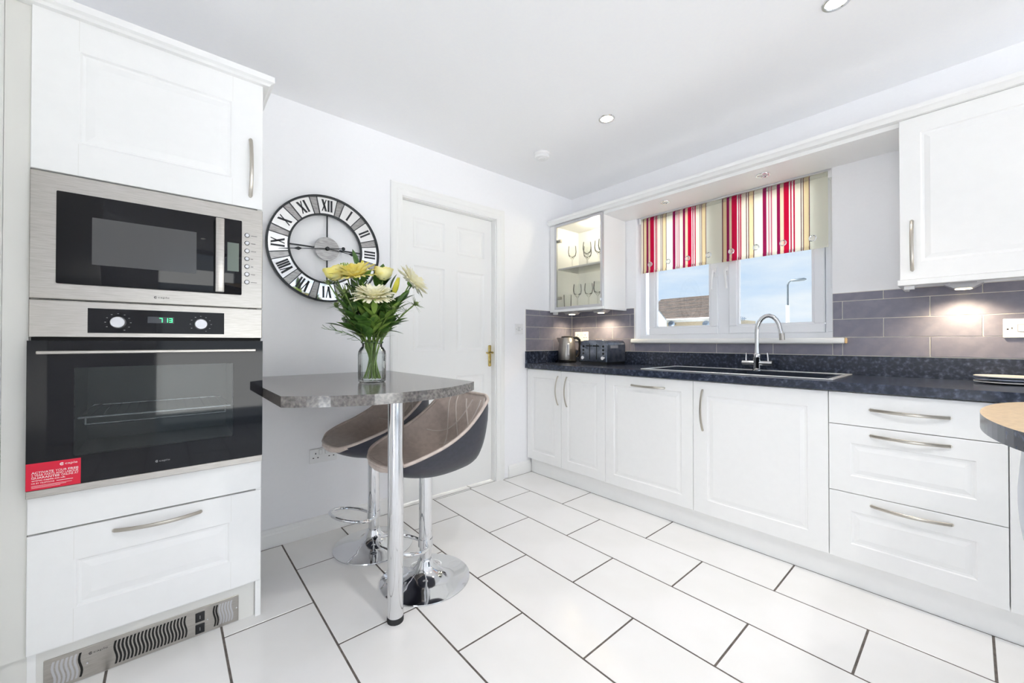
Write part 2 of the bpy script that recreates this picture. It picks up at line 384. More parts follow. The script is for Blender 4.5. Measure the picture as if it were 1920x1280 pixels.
# short wall return beside the tall cabinet, with its door lining
struct(obj('trim_1', box(-0.47, -0.3685, 1.20, 1.868, 0, ZC, bev=0.003), M['trim']), 'white painted wall edge left of the tall cabinet', 'trim')
# baseboards
def skirting(name, x0, x1):
    bm = bmesh.new()
    add_prism(bm, [(0, 0), (0.016, 0), (0.016, 0.066), (0.012, 0.074), (0.012, 0.080), (0.007, 0.092), (0, 0.096)], lambda u, v, d: (d, YB - u, v), x0, x1)
    return struct(obj(name, bm, M['trim']))
skirting('baseboard_back', 0.300, 1.062); skirting('baseboard_back', 2.058, 2.300)
# ------------------------------------------------------------------ wall tiles (each a piece of its wall)
TP, TR_, JT = 0.3355, 0.1003, 0.0016
rows = [(1.0065, 1.1066), (1.1066, 1.2066), (1.2066, 1.3058), (1.3058, 1.3520)]
WT = {}
def wall_tile(parent, fn, u0, u1, v0, v1, nm):
    key = (nm, round(u1 - u0, 4), round(v1 - v0, 4)); w, h = u1 - u0 - 2 * JT, v1 - v0 - 2 * JT
    if w < 0.008 or h < 0.008: return
    if key in WT: o = obj('tile', None, None, parent, data=WT[key])
    else:
        bm = bmesh.new()
        if nm == 'A': add_box(bm, -w / 2, w / 2, -0.007, 0.0, -h / 2, h / 2, bev=0.001)
        else: add_box(bm, -0.007, 0.0, -w / 2, w / 2, -h / 2, h / 2, bev=0.001)
        o = obj('tile', bm, M['wtile'], parent); WT[key] = o.data
    o.location = fn((u0 + u1) / 2, (v0 + v1) / 2)
def tile_run(parent, nm, fn, lo, hi, cut=None):
    for r, (z0, z1) in enumerate(rows):
        start = (0.4655 if r % 2 == 0 else 0.2980) if nm == 'B' else (2.5795 if r % 2 == 0 else 2.4125)
        n0 = math.floor((lo - start) / TP)
        for k in range(n0, n0 + 40):
            a, b = start + TP * k, start + TP * (k + 1)
            if b <= lo or a >= hi: continue
            a, b = max(a, lo), min(b, hi); zt = z1
            if cut:
                if a >= cut[0] - 1e-6 and b <= cut[1] + 1e-6: zt = min(z1, cut[2])
                elif a < cut[1] and b > cut[0]:      # split at the sill end
                    mid = cut[0] if a < cut[0] else cut[1]
                    for (p, q) in ((a, mid), (mid, b)):
                        inside = (p + q) / 2 > cut[0] and (p + q) / 2 < cut[1]; zz = min(z1, cut[2]) if inside else z1
                        if zz - z0 > 0.02: wall_tile(parent, fn, p + (JT if p == mid else 0) * -1, q + (JT if q == mid else 0), z0, zz, nm)
                    continue
            if zt - z0 > 0.02: wall_tile(parent, fn, a, b, z0, zt, nm)
gb = 0.0045
obj('grout_bed', boxes([(2.2462, XW, YB - gb, YB, 1.004, 1.3535)]), M['wgrout'], wb)
obj('grout_bed', boxes([(XW - gb, XW, 1.768, YB, 1.004, 1.3535), (XW - gb, XW, -0.9, WY0, 1.004, 1.3535), (XW - gb, XW, WY0, 1.768, 1.004, 1.072)]), M['wgrout'], wr)
tile_run(wb, 'A', FA(YB), 2.2474, XW - 0.008)
tile_run(wr, 'B', FB(XW), 1.770, YB - 0.008)
tile_run(wr, 'B', FB(XW), -0.88, WY0)
rows_full = rows; rows = [(1.0065, 1.0700)]
tile_run(wr, 'B', FB(XW), WY0, 1.770)
rows = rows_full
# ------------------------------------------------------------------ door
door = thing('door_1', 'white six-panel door with brass lever handle', 'door', (1.54, 2.47, 0), kind='structure')
LX0, LX1, LZ = 1.1585, 1.9215, 2.0275
pan = []
for a, b in ((1.252, 1.497), (1.600, 1.850)): pan += [(a, b, 1.722, 1.928), (a, b, 1.018, 1.602), (a, b, 0.250, 0.832)]
obj('leaf', slab(FA(2.466), LX0, LX1, 0.008, LZ, 0.035, pan, [(0.010, -0.007), (0.022, -0.008), (0.040, -0.003)]), M['trim'], door)
obj('lining', boxes([(DX0 + 0.0005, 1.155, YB, YB + 0.105, 0, DZ), (1.925, DX1 - 0.0005, YB, YB + 0.105, 0, DZ), (DX0 + 0.0005, DX1 - 0.0005, YB, YB + 0.105, 2.030, DZ - 0.0005)]), M['trim'], door)
def mitred(path_fn, prof, n):
    """prof [(proud, out)]; path_fn(k, out, proud) -> xyz at corner k"""
    bm = bmesh.new(); P = [[bm.verts.new(path_fn(k, o, p)) for p, o in prof] for k in range(n)]
    m = len(prof)
    for A, B in zip(P, P[1:]):
        for i in range(m): bm.faces.new((A[i], A[(i + 1) % m], B[(i + 1) % m], B[i]))
    bm.faces.new(P[0]); bm.faces.new(P[-1][::-1])
    return bm
AX0, AX1, AZ = 1.1490, 1.9340, 2.0360
APROF = [(0.0005, 0), (0.010, 0), (0.013, 0.010), (0.013, 0.030), (0.018, 0.042), (0.018, 0.068), (0.013, 0.078), (0.0005, 0.080)]
obj('architrave', mitred(lambda k, o, p: [(AX0 - o, YB - p, 0.0), (AX0 - o, YB - p, AZ + o), (AX1 + o, YB - p, AZ + o), (AX1 + o, YB - p, 0.0)][k], APROF, 4), M['trim'], door)
hd = obj('backplate', box(1.889, 1.915, 2.458, 2.466, 0.890, 1.055, bev=0.006, seg=3), M['brass'], door, smooth=True)
bm = bmesh.new(); add_tube(bm, [(1.902, 2.458, 0.998), (1.902, 2.425, 0.998), (1.895, 2.415, 0.998), (1.870, 2.412, 1.000), (1.842, 2.413, 0.995), (1.832, 2.414, 1.000)], [0.008, 0.008, 0.009, 0.008, 0.007, 0.005], 10)
obj('lever', bm, M['brass'], hd, smooth=True)
obj('keyhole', box(1.899, 1.905, 2.4574, 2.459, 0.915, 0.935), M['black'], hd)
# ------------------------------------------------------------------ window
win = thing('window_1', 'white double casement window over the sink', 'window', (XW + 0.1, 1.13, 1.09), kind='structure')
WF = XW + 0.070
def frame_rect(fn, u0, u1, v0, v1, w, d0, d1, bev=0.003):
    bm = bmesh.new()
    for (a, b, c, d) in ((u0, u1, v0, v0 + w), (u0, u1, v1 - w, v1), (u0, u0 + w, v0 + w, v1 - w), (u1 - w, u1, v0 + w, v1 - w)):
        p, q = fn(a, c, d0), fn(b, d, d1)
        add_box(bm, *[t for k in range(3) for t in (min(p[k], q[k]), max(p[k], q[k]))], bev=bev)
    return bm
obj('outer_frame', frame_rect(FB(WF), WY0 - 0.005, WY1 + 0.005, 1.088, WZ1 + 0.005, 0.050, -0.06, 0.0), M['upvc'], win)
obj('mullion', box(WF, WF + 0.06, 1.080, 1.154, 1.138, 2.05, bev=0.003), M['upvc'], win)
for a, b in ((1.152, 1.678), (0.556, 1.082)):
    s = obj('sash', frame_rect(FB(WF - 0.012), a, b, 1.137, 2.052, 0.052, -0.055, 0.0, 0.005), M['upvc'], win)
    obj('glazing_bead', frame_rect(FB(WF - 0.004), a + 0.050, b - 0.050, 1.187, 2.002, 0.014, -0.03, 0.0, 0.002), M['upvc'], s)
    obj('pane', box(WF + 0.020, WF + 0.024, a + 0.05, b - 0.05, 1.187, 2.002), M['pane'], s)
for yy, sg in ((1.172, 1), (1.090, -1)):
    h = obj('window_handle', box(WF - 0.026, WF - 0.012, yy - 0.012, yy + 0.012, 1.535, 1.595, bev=0.004, seg=2), M['white'], win, smooth=True)
    bm = bmesh.new(); add_tube(bm, [(WF - 0.026, yy, 1.572), (WF - 0.042, yy, 1.572), (WF - 0.050, yy + 0.002, 1.555), (WF - 0.052, yy + 0.006 * sg, 1.50), (WF - 0.052, yy + 0.009 * sg, 1.445)], [0.010, 0.010, 0.009, 0.007, 0.008], 10)
    obj('lever', bm, M['white'], h, smooth=True)
    obj('lock_button', lathe([(0, 0.0), (0.006, 0.0), (0.006, 0.010), (0, 0.010)], (WF - 0.026, yy, 1.565), 12, fn=lambda x, y, h: (-h - 0.006, x, y)), M['dish'], h)
sl = struct(obj('trim_2', box(XW - 0.032, WF + 0.002, 0.452, 1.790, 1.071, 1.104, bev=0.010, seg=4), M['trim'], smooth=True), 'white window sill board', 'sill')
obj('bare_end', box(XW - 0.031, XW - 0.004, 0.4445, 0.4535, 1.072, 1.103, bev=0.004), M['oak'], sl)
# soffit panel over the window and the cornice along the wall units
XF = 2.517
so = struct(obj('trim_3', box(XF + 0.02, XW, 0.2095, 1.846, 2.066, 2.086), M['carcass']), 'white soffit board spanning above the window', 'soffit')
bm = bmesh.new()
add_prism(bm, [(0.0, 2.086), (-0.018, 2.086), (-0.030, 2.100), (-0.038, 2.106), (-0.038, 2.124), (0.03, 2.124), (0.03, 2.086)], lambda u, v, d: (XF + u, d, v), -0.80, 2.400)
tag(obj('cornice', bm, M['cab']), 'long white cornice strip running along the tops of the wall cabinets', 'cornice')

# ================================================================== OUTSIDE
tag(obj('ground', boxes([(XW + 0.17, 70, -60, 70, -0.30, -0.15), (-30, XW + 0.17, -60, FY0 - 0.12, -0.30, -0.15)]), M['ground']), 'pale concrete ground outside the window', 'ground', kind='structure')
# neighbouring house seen through the left casement: its eaves run along y
HX, ze, zr, ya, yb2 = 44.0, 3.763, 6.858, 23.35, 17.85
hs = thing('neighbour_house', 'cream house with brown tiled roof seen through the left casement', 'house', (HX + 4, 20, -0.15))
obj('wall', boxes([(HX + 0.6, HX + 13, yb2 + 0.2, ya + 3.0, -0.15, ze)]), M['render_wall'], hs)
nc = 17
for k in range(nc):
    t0, t1 = k / nc, (k + 1) / nc
    xa, xb, za, zb = HX + 6.6 * t0, HX + 6.6 * t1, ze + (zr - ze) * t0, ze + (zr - ze) * t1
    bm = bmesh.new(); add_prism(bm, [(xa - 0.05, za + 0.10), (xb, zb + 0.02), (xb, zb - 0.12), (xa - 0.05, za - 0.02)], lambda u, v, d: (u, d, v), yb2, ya + 4.0)
    obj('roof_course', bm, M['roof'] if k % 3 else M['roof2'], hs)
obj('gutter', boxes([(HX - 0.22, HX + 0.02, yb2, ya + 3, ze - 0.16, ze + 0.0)], bev=0.05), M['gutter'], hs)
obj('fascia', boxes([(HX + 0.03, HX + 0.12, yb2, ya + 3, ze - 0.42, ze - 0.1)]), M['gutter'], hs)
bm = bmesh.new(); add_prism(bm, [(26.0, 8.53), (22.641, 4.398), (21.893, 3.478), (21.893, -0.15), (26.0, -0.15)], lambda u, v, d: (41.25 + d, u, v), 0, 0.3)
obj('gable', bm, M['gutter'], hs)
for n_, (px_, py_, pz_) in enumerate(((43.54, 22.40, 3.154), (43.54, 18.53, 3.02))):
    sdish = thing('satellite_dish', ('dark satellite dish under the eaves beside the white gable of the house' if n_ == 0 else 'dark satellite dish under the eaves nearest the window mullion'), 'satellite dish', (px_, py_, pz_), group='satellite dishes on the house wall')
    rx = 0.40; p = Vector((px_, py_, pz_))
    obj('dish', lathe([(0, 0.10), (rx * 0.5, 0.07), (rx * 0.85, 0.02), (rx, 0.0), (rx, -0.02), (rx * 0.5, 0.05), (0, 0.08)], p, 20, fn=lambda x, y, h: (h, x, y * 0.85)), M['dish'], sdish, smooth=True)
    obj('arm', tube([(px_ + 0.1, py_, pz_), (px_ + 0.30, py_, pz_ - 0.02), (HX + 0.62, py_, pz_ - 0.02)], 0.04, 6), M['dish'], sdish)
    obj('receiver_arm', tube([(px_ + 0.04, py_, pz_ - 0.30), (px_ - 0.40, py_, pz_ - 0.12)], 0.03, 6), M['dish'], sdish)
lx, ly, zt, zj = 37.4, 9.55, 5.808, 4.018
lamp = thing('street_lamp', 'grey street lamp post seen through the right casement', 'street lamp', (lx, ly, -0.15))
obj('post', tube([(lx, ly, -0.15), (lx, ly, zj)], 0.13, 12), M['gutter'], lamp, smooth=True)
dv = Vector((0, -1, 0))
arc = [Vector((lx, ly, zj)), Vector((lx, ly, zt - 0.25))]
for t in range(1, 7):
    a = R(90 * t / 6); arc.append(Vector((lx, ly, zt - 0.25)) + dv * 0.28 * (1 - math.cos(a)) + Vector((0, 0, 0.40 * math.sin(a))))
obj('bracket', tube(arc, 0.07, 10), M['lamp_grey'], lamp, smooth=True)
bm = bmesh.new(); c0 = arc[-1]; add_tube(bm, [c0 - dv * 0.06, c0 + dv * 0.06, c0 + dv * 0.4, c0 + dv * 0.8, c0 + dv * 0.95], [0.07, 0.13, 0.17, 0.15, 0.06], 12, sx=0.8, sy=1.2, up=(0, 0, 1))
obj('lantern', bm, M['lamp_grey'], lamp, smooth=True)
ax_, ay_, az_ = 37.8, 13.2, 3.086
ae = thing('television_aerial', 'small dark television aerial at lower left of right pane', 'aerial', (ax_, ay_, -0.15))
obj('mast', tube([(ax_, ay_ + 0.18, -0.15), (ax_, ay_ + 0.18, az_ + 0.4)], 0.05, 8), M['dish'], ae)
obj('boom', tube([(ax_, ay_ + 0.36, az_), (ax_, ay_ - 0.50, az_ + 0.03)], 0.04, 6), M['dish'], ae)
for k in range(5): obj('rod', tube([(ax_, ay_ + 0.2 - 0.14 * k, az_ - 0.28 + 0.035 * k), (ax_, ay_ + 0.2 - 0.14 * k, az_ + 0.30 - 0.035 * k)], 0.03, 6), M['dish'], ae)

# ================================================================== TALL CABINET WITH APPLIANCES
YT = 1.845                                   # door face of the tall cabinet
TX0, TX1 = -0.316, 0.2835
tc = thing('tall_cabinet', 'white tall cabinet housing the microwave and the oven', 'cabinet', (0, 2.1, 0))
obj('body', boxes([(TX0, TX0 + 0.018, YT + 0.021, YB - 0.001, 0, 2.098), (TX1 - 0.018, TX1, YT + 0.006, YB - 0.001, 0, 2.098), (TX0 + 0.018, TX1 - 0.018, YT + 0.021, YB - 0.02, 2.080, 2.098), (TX0 + 0.018, TX1 - 0.018, YT + 0.021, YB - 0.02, 1.590, 1.606), (TX0 + 0.018, TX1 - 0.018, YT + 0.021, YB - 0.02, 1.200, 1.212), (TX0 + 0.018, TX1 - 0.018, YT + 0.021, YB - 0.02, 0.600, 0.616), (TX0 + 0.018, TX1 - 0.018, YT + 0.021, YB - 0.02, 0.130, 0.146), (TX0 + 0.018, TX1 - 0.018, YB - 0.012, YB - 0.002, 0.146, 2.08)]), M['carcass'], tc)
obj('filler_panel', box(-0.3675, TX0 - 0.001, YT + 0.012, YT + 0.030, 0.135, 2.098), M['filler'], tc)
obj('end_block', box(-0.3675, TX0 - 0.001, YT + 0.030, YB - 0.001, 0.0, 2.098), M['filler'], tc)
td = obj('door', slab(FA(YT), TX0 + 0.001, TX1 - 0.001, 1.6055, 2.0995, 0.020, [(-0.2145, 0.1805, 1.708, 2.000)], [(0.005, -0.006), (0.012, -0.007), (0.034, -0.003)]), M['cab'], tc)
def joint(x, z0, z1, par): obj('rail_joint', box(x - 0.0004, x + 0.0004, YT - 0.0003, YT + 0.001, z0, z1), M['filler'], par)
for xj in (-0.2168, 0.1838):
    for za, zb in ((1.607, 1.706), (2.002, 2.098)): joint(xj, za, zb, td)
bow_handle(td, (0.2415, YT, 1.650), (0.2415, YT, 1.872), (0, -1, 0))
obj('fixed_panel', slab(FA(YT), TX0 + 0.001, TX1 - 0.001, 0.5025, 0.6115, 0.020), M['cab'], tc)
dr = obj('drawer_front', slab(FA(YT), TX0 + 0.001, TX1 - 0.001, 0.142, 0.4970, 0.020, [(-0.2145, 0.1805, 0.248, 0.396)], [(0.005, -0.006), (0.012, -0.007), (0.034, -0.003)]), M['cab'], tc)
for xj in (-0.2192, 0.1854):
    for za, zb in ((0.144, 0.246), (0.398, 0.495)): joint(xj, za, zb, dr)
bow_handle(dr, (-0.130, YT, 0.4625), (0.0945, YT, 0.4625), (0, -1, 0))
YP = 1.868
obj('plinth', boxes([(-0.3675, 0.2640, YP, YP + 0.016, 0.0, 0.130)]), M['filler'], tc)
bm = bmesh.new()
cp = [(0.0, 2.0985), (-0.018, 2.0985), (-0.024, 2.106), (-0.034, 2.112), (-0.034, 2.134), (0.02, 2.134), (0.02, 2.0985)]
bm.free()
bm = mitred(lambda k, o, p: [(-0.3675, YT - p, o), (TX1 + p, YT - p, o), (TX1 + p, YB - 0.002, o)][k], [(-u, v) for u, v in cp], 3)
obj('cornice', bm, M['cab'], tc)
# ---- microwave
mw = thing('microwave', 'built-in microwave with steel surround and black glass door', 'microwave', (0, 2.05, 1.212))
f = FA(YT)
obj('casing', box(TX0 + 0.03, TX1 - 0.03, YT + 0.02, YT + 0.45, 1.218, 1.585), M['dark_gap'], mw)
obj('surround', box(TX0 + 0.001, TX1 - 0.001, YT - 0.004, YT + 0.020, 1.2125, 1.6000, bev=0.002), M['steel'], mw)
gl = obj('door_glass', box(-0.2615, 0.2142, YT - 0.012, YT - 0.004, 1.2605, 1.5468, bev=0.004, seg=2), M['black_glass'], mw, smooth=True)
obj('screen_window', box(-0.1845, 0.0768, YT - 0.0126, YT - 0.0119, 1.3270, 1.4772), M['mw_window'], gl)
obj('display', box(0.168, 0.204, YT - 0.0126, YT - 0.0119, 1.349, 1.457), M['display'], gl)
obj('handle', box(0.1310, 0.1580, YT - 0.030, YT - 0.0122, 1.2655, 1.5400, bev=0.003, seg=2), M['steel'], mw, smooth=True)
for k in range(7):
    zz = 1.4945 - k * 0.0303
    obj('button', lathe([(0, 0), (0.0072, 0), (0.0072, 0.003), (0.006, 0.0042), (0, 0.0042)], (0.231, YT - 0.004, zz), 16, fn=lambda x, y, h: (x, -h, y)), M['alu'], mw, smooth=True)
    obj('button_ring', lathe([(0.0072, 0), (0.0088, 0), (0.0088, 0.001), (0.0072, 0.001)], (0.231, YT - 0.004, zz), 16, fn=lambda x, y, h: (x, -h, y)), M['print_dark'], mw)
for k, w in enumerate((0.020, 0.015, 0.017, 0.007, 0.008, 0.014, 0.020)):
    zz = 1.4945 - k * 0.0303
    obj('button_print', box(0.244, 0.244 + w, YT - 0.0043, YT - 0.0040, zz - 0.0009, zz + 0.0009), M['print_dark'], mw)
logo(mw, FA(YT - 0.004), -0.037, 1.2295, 0.0085, 0.030, M['print_dark'])
# ---- oven
ov = thing('oven', 'built-in single oven with black glass door and steel control panel', 'oven', (0, 2.05, 0.616))
OX0, OX1 = TX0 + 0.001, TX1 - 0.001
obj('control_panel', box(OX0, OX1, YT - 0.004, YT + 0.020, 1.0945, 1.2090, bev=0.002), M['steel'], ov)
cpn = obj('control_glass', box(-0.1933, 0.1600, YT - 0.0055, YT - 0.0038, 1.109, 1.1882), M['black_glass'], ov)
for kx, kr in ((-0.1241, 0.0195), (0.0907, 0.0195)):
    kb = obj('knob', lathe([(0, 0.024), (kr * 0.86, 0.024), (kr * 0.93, 0.022), (kr, 0.002), (kr, 0.0)], (kx, YT - 0.0055, 1.1445), 28, fn=lambda x, y, h: (x, -h, y)), M['alu'], ov, smooth=True)
    bm = bmesh.new()
    for a in range(10):
        t = R(a * 30 - 60); add_box(bm, kx + 0.030 * math.cos(t) - 0.002, kx + 0.030 * math.cos(t) + 0.002, YT - 0.0058, YT - 0.0054, 1.1445 + 0.029 * math.sin(t) - 0.001, 1.1445 + 0.029 * math.sin(t) + 0.001)
    obj('dial_mark', bm, M['print_grey'], cpn)
dp = obj('display', box(-0.0525, 0.0165, YT - 0.0060, YT - 0.0054, 1.1450, 1.1668), M['led_panel'], cpn)
SEG = {'7': 'abc', '1': 'bc', '3': 'abgcd'}
bm = bmesh.new()
for ch, u in (('7', -0.0225), ('1', -0.0085), ('3', 0.0035)):
    w_, h_, t_ = 0.0085, 0.0150, 0.0019; v = 1.1482
    bars = dict(a=(u, u + w_, v + h_ - t_, v + h_), g=(u, u + w_, v + h_ / 2 - t_ / 2, v + h_ / 2 + t_ / 2), d=(u, u + w_, v, v + t_), b=(u + w_ - t_, u + w_, v + h_ / 2, v + h_), c=(u + w_ - t_, u + w_, v, v + h_ / 2))
    for s_ in SEG[ch]:
        a_, b_, c_, d_ = bars[s_]; add_box(bm, a_, b_, YT - 0.0064, YT - 0.0059, c_, d_)
obj('clock_digits', bm, M['led'], dp)
obj('gap', box(OX0 + 0.004, OX1 - 0.004, YT + 0.004, YT + 0.020, 1.0845, 1.0945), M['dark_gap'], ov)
YG = YT - 0.020
bm = bmesh.new()
wx0, wx1, wz0, wz1 = -0.2205, 0.1883, 0.7245, 1.0005
for a_, b_, c_, d_ in ((OX0, OX1, wz1, 1.0842), (OX0, OX1, 0.6390, wz0), (OX0, wx0, wz0, wz1), (wx1, OX1, wz0, wz1)): add_box(bm, a_, b_, YG, YG + 0.030, c_, d_)
dg_ = obj('door_glass', bm, M['black_glass'], ov)
obj('oven_window', box(wx0, wx1, YG + 0.0005, YG + 0.006, wz0, wz1), M['oven_glass'], dg_)
obj('door_trim', box(OX0, OX1, YG, YT + 0.010, 0.6150, 0.6385, bev=0.0015), M['steel'], ov)
obj('handle', boxes([(-0.2910, 0.2545, YG - 0.042, YG - 0.030, 1.0440, 1.0535)], bev=0.002), M['steel'], ov)
for hx_ in (-0.256, 0.220): obj('handle_post', box(hx_ - 0.006, hx_ + 0.006, YG - 0.031, YG, 1.0445, 1.053), M['steel'], ov)
bm = bmesh.new(); cx0, cx1, cz0, cz1, cy0, cy1 = -0.236, 0.204, 0.700, 1.020, YG + 0.031, YG + 0.43
for q in (((cx0, cy0, cz0), (cx1, cy0, cz0), (cx1, cy1, cz0), (cx0, cy1, cz0)), ((cx0, cy0, cz1), (cx1, cy0, cz1), (cx1, cy1, cz1), (cx0, cy1, cz1)), ((cx0, cy0, cz0), (cx0, cy1, cz0), (cx0, cy1, cz1), (cx0, cy0, cz1)), ((cx1, cy0, cz0), (cx1, cy1, cz0), (cx1, cy1, cz1), (cx1, cy0, cz1)), ((cx0, cy1, cz0), (cx1, cy1, cz0), (cx1, cy1, cz1), (cx0, cy1, cz1))):
    bm.faces.new([bm.verts.new(p) for p in q])
obj('cavity', bm, M['oven_cavity'], ov)
bm = bmesh.new(); zr_ = 0.836
add_tube(bm, [(-0.215, cy0 + 0.02, zr_), (-0.215, cy1 - 0.03, zr_), (0.183, cy1 - 0.03, zr_), (0.183, cy0 + 0.02, zr_)], 0.0035, 8, closed=True)
add_tube(bm, [(-0.20, cy0 + 0.012, zr_ - 0.022), (0.168, cy0 + 0.012, zr_ - 0.022)], 0.003, 8)
add_tube(bm, [(-0.20, cy0 + 0.012, zr_ - 0.022), (-0.20, cy0 + 0.016, zr_)], 0.003, 8); add_tube(bm, [(0.168, cy0 + 0.012, zr_ - 0.022), (0.168, cy0 + 0.016, zr_)], 0.003, 8)
for k in range(14): add_tube(bm, [(-0.19 + k * 0.027, cy0 + 0.02, zr_), (-0.19 + k * 0.027, cy1 - 0.03, zr_)], 0.0018, 6)
obj('shelf_rack', bm, M['chrome'], ov, smooth=True)
logo(ov, FA(YG), -0.030, 0.6685, 0.0080, 0.028, M['print_grey'])
stk = obj('sticker', box(OX0 + 0.0005, -0.2035, YG - 0.0008, YG, 0.6390, 0.7187), M['red'], ov)
fs = FA(YG - 0.0008)
logo(stk, fs, -0.2475, 0.7030, 0.0090, 0.0255, M['print_white'])
for s_, a_, b_, c_, bd in (('ACTIVATE', -0.3035, -0.2595, 0.6872, 0.012), ('YOUR', -0.2560, -0.2330, 0.6872, 0), ('FREE', -0.2300, -0.2085, 0.6872, 0.012), ('2 YEAR PARTS AND LABOUR', -0.3035, -0.2085, 0.6795, 0), ('GUARANTEE', -0.3035, -0.2475, 0.6718, 0.012), ('ONLINE AT', -0.2440, -0.2085, 0.6718, 0), ('www.caple.co.uk', -0.3035, -0.2355, 0.6635, 0.012), ('OR BY TELEPHONE', -0.3035, -0.2580, 0.6570, 0)):
    obj('lettering', text_mesh(s_, fs, a_, b_, c_, c_ + (0.0062 if c_ > 0.66 else 0.0042), bold=bd), M['print_white'], stk)
obj('small_print', boxes([(-0.3035, -0.222 - 0.012 * k, YG - 0.0012, YG - 0.0008, 0.6515 - 0.0032 * k, 0.6522 - 0.0032 * k) for k in range(3)] + [(-0.2540, -0.2200, YG - 0.0012, YG - 0.0008, 0.6584, 0.6598)]), M['print_white'], stk)
# ---- plinth heater
ph = thing('plinth_heater', 'steel plinth heater with wavy vents in the cabinet plinth', 'heater', (-0.035, YP, 0.002))
fp = FA(YP)
plate = obj('faceplate', box(-0.2826, 0.2125, YP - 0.004, YP, 0.003, 0.1015, bev=0.001), M['steel'], ph)
def wavy(u, v0, v1, w, d0, d1, bm):
    n = 8; L_, R_ = [], []
    for i in range(n + 1):
        t = i / n; du = 0.0032 * math.sin(2 * math.pi * t); L_.append((u + du - w / 2, v0 + (v1 - v0) * t)); R_.append((u + du + w / 2, v0 + (v1 - v0) * t))
    for i in range(n): add_prism(bm, [L_[i], R_[i], R_[i + 1], L_[i + 1]], fp, d0, d1)
def vent(u, m):
    bm = bmesh.new(); wavy(u, 0.014, 0.090, 0.0055, 0.0036, 0.0046, bm); obj('vent_slot', bm, m, plate)
for k in range(20): vent(-0.125 + k * 0.0094, M['dark_gap'])
for k in range(6): vent(-0.262 + k * 0.0095, M['alu'])
vent(-0.205, M['dark_gap']); vent(0.138, M['dark_gap']); vent(0.146, M['dark_gap'])
for k in range(5): vent(0.155 + k * 0.0088, M['alu'])
for z0, z1 in ((0.052, 0.085), (0.0095, 0.043)):
    sw = obj('switch', box(0.0815, 0.1085, YP - 0.007, YP - 0.004, z0, z1, bev=0.001), M['black'], ph)
    obj('mark', box(0.094, 0.096, YP - 0.0073, YP - 0.007, (z0 + z1) / 2 - 0.006, (z0 + z1) / 2 + 0.006), M['print_grey'], sw)
for u, v in ((-0.274, 0.022), (-0.190, 0.050), (0.117, 0.050), (0.206, 0.055)):
    obj('screw', lathe([(0, 0.0015), (0.0025, 0.0012), (0.003, 0)], (u, YP - 0.004, v), 10, fn=lambda x, y, h: (x, -h, y)), M['chrome'], ph)
logo(ph, FA(YP - 0.004), -0.187, 0.0735, 0.0085, 0.033, M['print_dark'])

# ================================================================== BASE UNITS ALONG THE WINDOW WALL
XD = 2.2625; XP = 2.302
DB, DT = 0.124, 0.8585
def unit(name, label, y0, y1, fronts, cat='cabinet'):
    """fronts: (z0, z1, ya, yb, panels, handle)"""
    t = thing(name, label, cat, (XD + 0.3, (y0 + y1) / 2, 0.12))
    obj('body', boxes([(XD + 0.021, XW - 0.002, y0 + 0.0005, y0 + 0.018, DB, 0.864), (XD + 0.021, XW - 0.002, y1 - 0.018, y1 - 0.0005, DB, 0.864), (XD + 0.021, XW - 0.002, y0 + 0.018, y1 - 0.018, DB, DB + 0.018), (XW - 0.012, XW - 0.002, y0 + 0.018, y1 - 0.018, DB + 0.018, 0.864), (XD + 0.021, XD + 0.06, y0 + 0.018, y1 - 0.018, 0.846, 0.864)]), M['carcass'], t)
    for nm, z0, z1, a, b, pn, hn in fronts:
        d = obj(nm, slab(FB(XD), a, b, z0, z1, 0.020, pn, RAISED), M['cab'], t)
        if hn: bow_handle(d, (XD, hn[0], hn[1]), (XD, hn[2], hn[3]), (-1, 0, 0))
    return t
def pn(y0, y1, z0, z1, s=0.075, sz=None): return [(y0 + s, y1 - s, z0 + (sz or s), z1 - (sz or s))]
G = [2.418, 2.0420, 1.6390, 1.0380, 0.4240, -0.0865]; q = 0.0015
zz0, zz1 = DB, DT
unit('base_cabinet', 'white double-door base cabinet in the corner beside the door', G[2], G[0],
     [('door', zz0, zz1, G[1] + q, G[0], pn(G[1], G[0], zz0, zz1, 0.065), (2.0735, 0.600, 2.0735, 0.815)), ('door', zz0, zz1, G[2] + q, G[1] - q, pn(G[2], G[1], zz0, zz1, 0.065), (1.984, 0.597, 1.984, 0.815))])
unit('base_cabinet', 'white integrated appliance front with one horizontal handle at its top', G[3], G[2],
     [('door', zz0, zz1, G[3] + q, G[2] - q, pn(G[3], G[2], zz0, zz1, 0.068), (1.2100, 0.8025, 1.4340, 0.8025))])
unit('base_cabinet', 'white single-door base cabinet under the sink bowl', G[4], G[3],
     [('door', zz0, zz1, G[4] + q, G[3] - q, pn(G[4], G[3], zz0, zz1, 0.078), (0.9835, 0.587, 0.9835, 0.8115))])
unit('drawer_cabinet', 'white three-drawer base cabinet with long bowed handles', G[5], G[4],
     [('drawer_front', 0.7170, zz1, G[5] + q, G[4] - q, [], (0.0530, 0.789, 0.2820, 0.791)), ('drawer_front', 0.4205, 0.7140, G[5] + q, G[4] - q, pn(G[5], G[4], 0.4205, 0.7140, 0.075), (0.0524, 0.6815, 0.2813, 0.6815)), ('drawer_front', zz0, 0.4175, G[5] + q, G[4] - q, pn(G[5], G[4], zz0, 0.4175, 0.075), (0.0504, 0.3835, 0.2806, 0.3840))])
unit('base_cabinet', 'white base cabinet right of the drawers, mostly out of frame', -0.60, G[5],
     [('door', zz0, zz1, -0.60 + q, G[5] - q, pn(-0.60, G[5], zz0, zz1, 0.075), None)])
tag(obj('plinth', box(XP, XP + 0.016, -0.60, YB - 0.017, 0.0, DB - 0.0005), M['cab']), 'long white plinth board under the window-side base units', 'plinth')
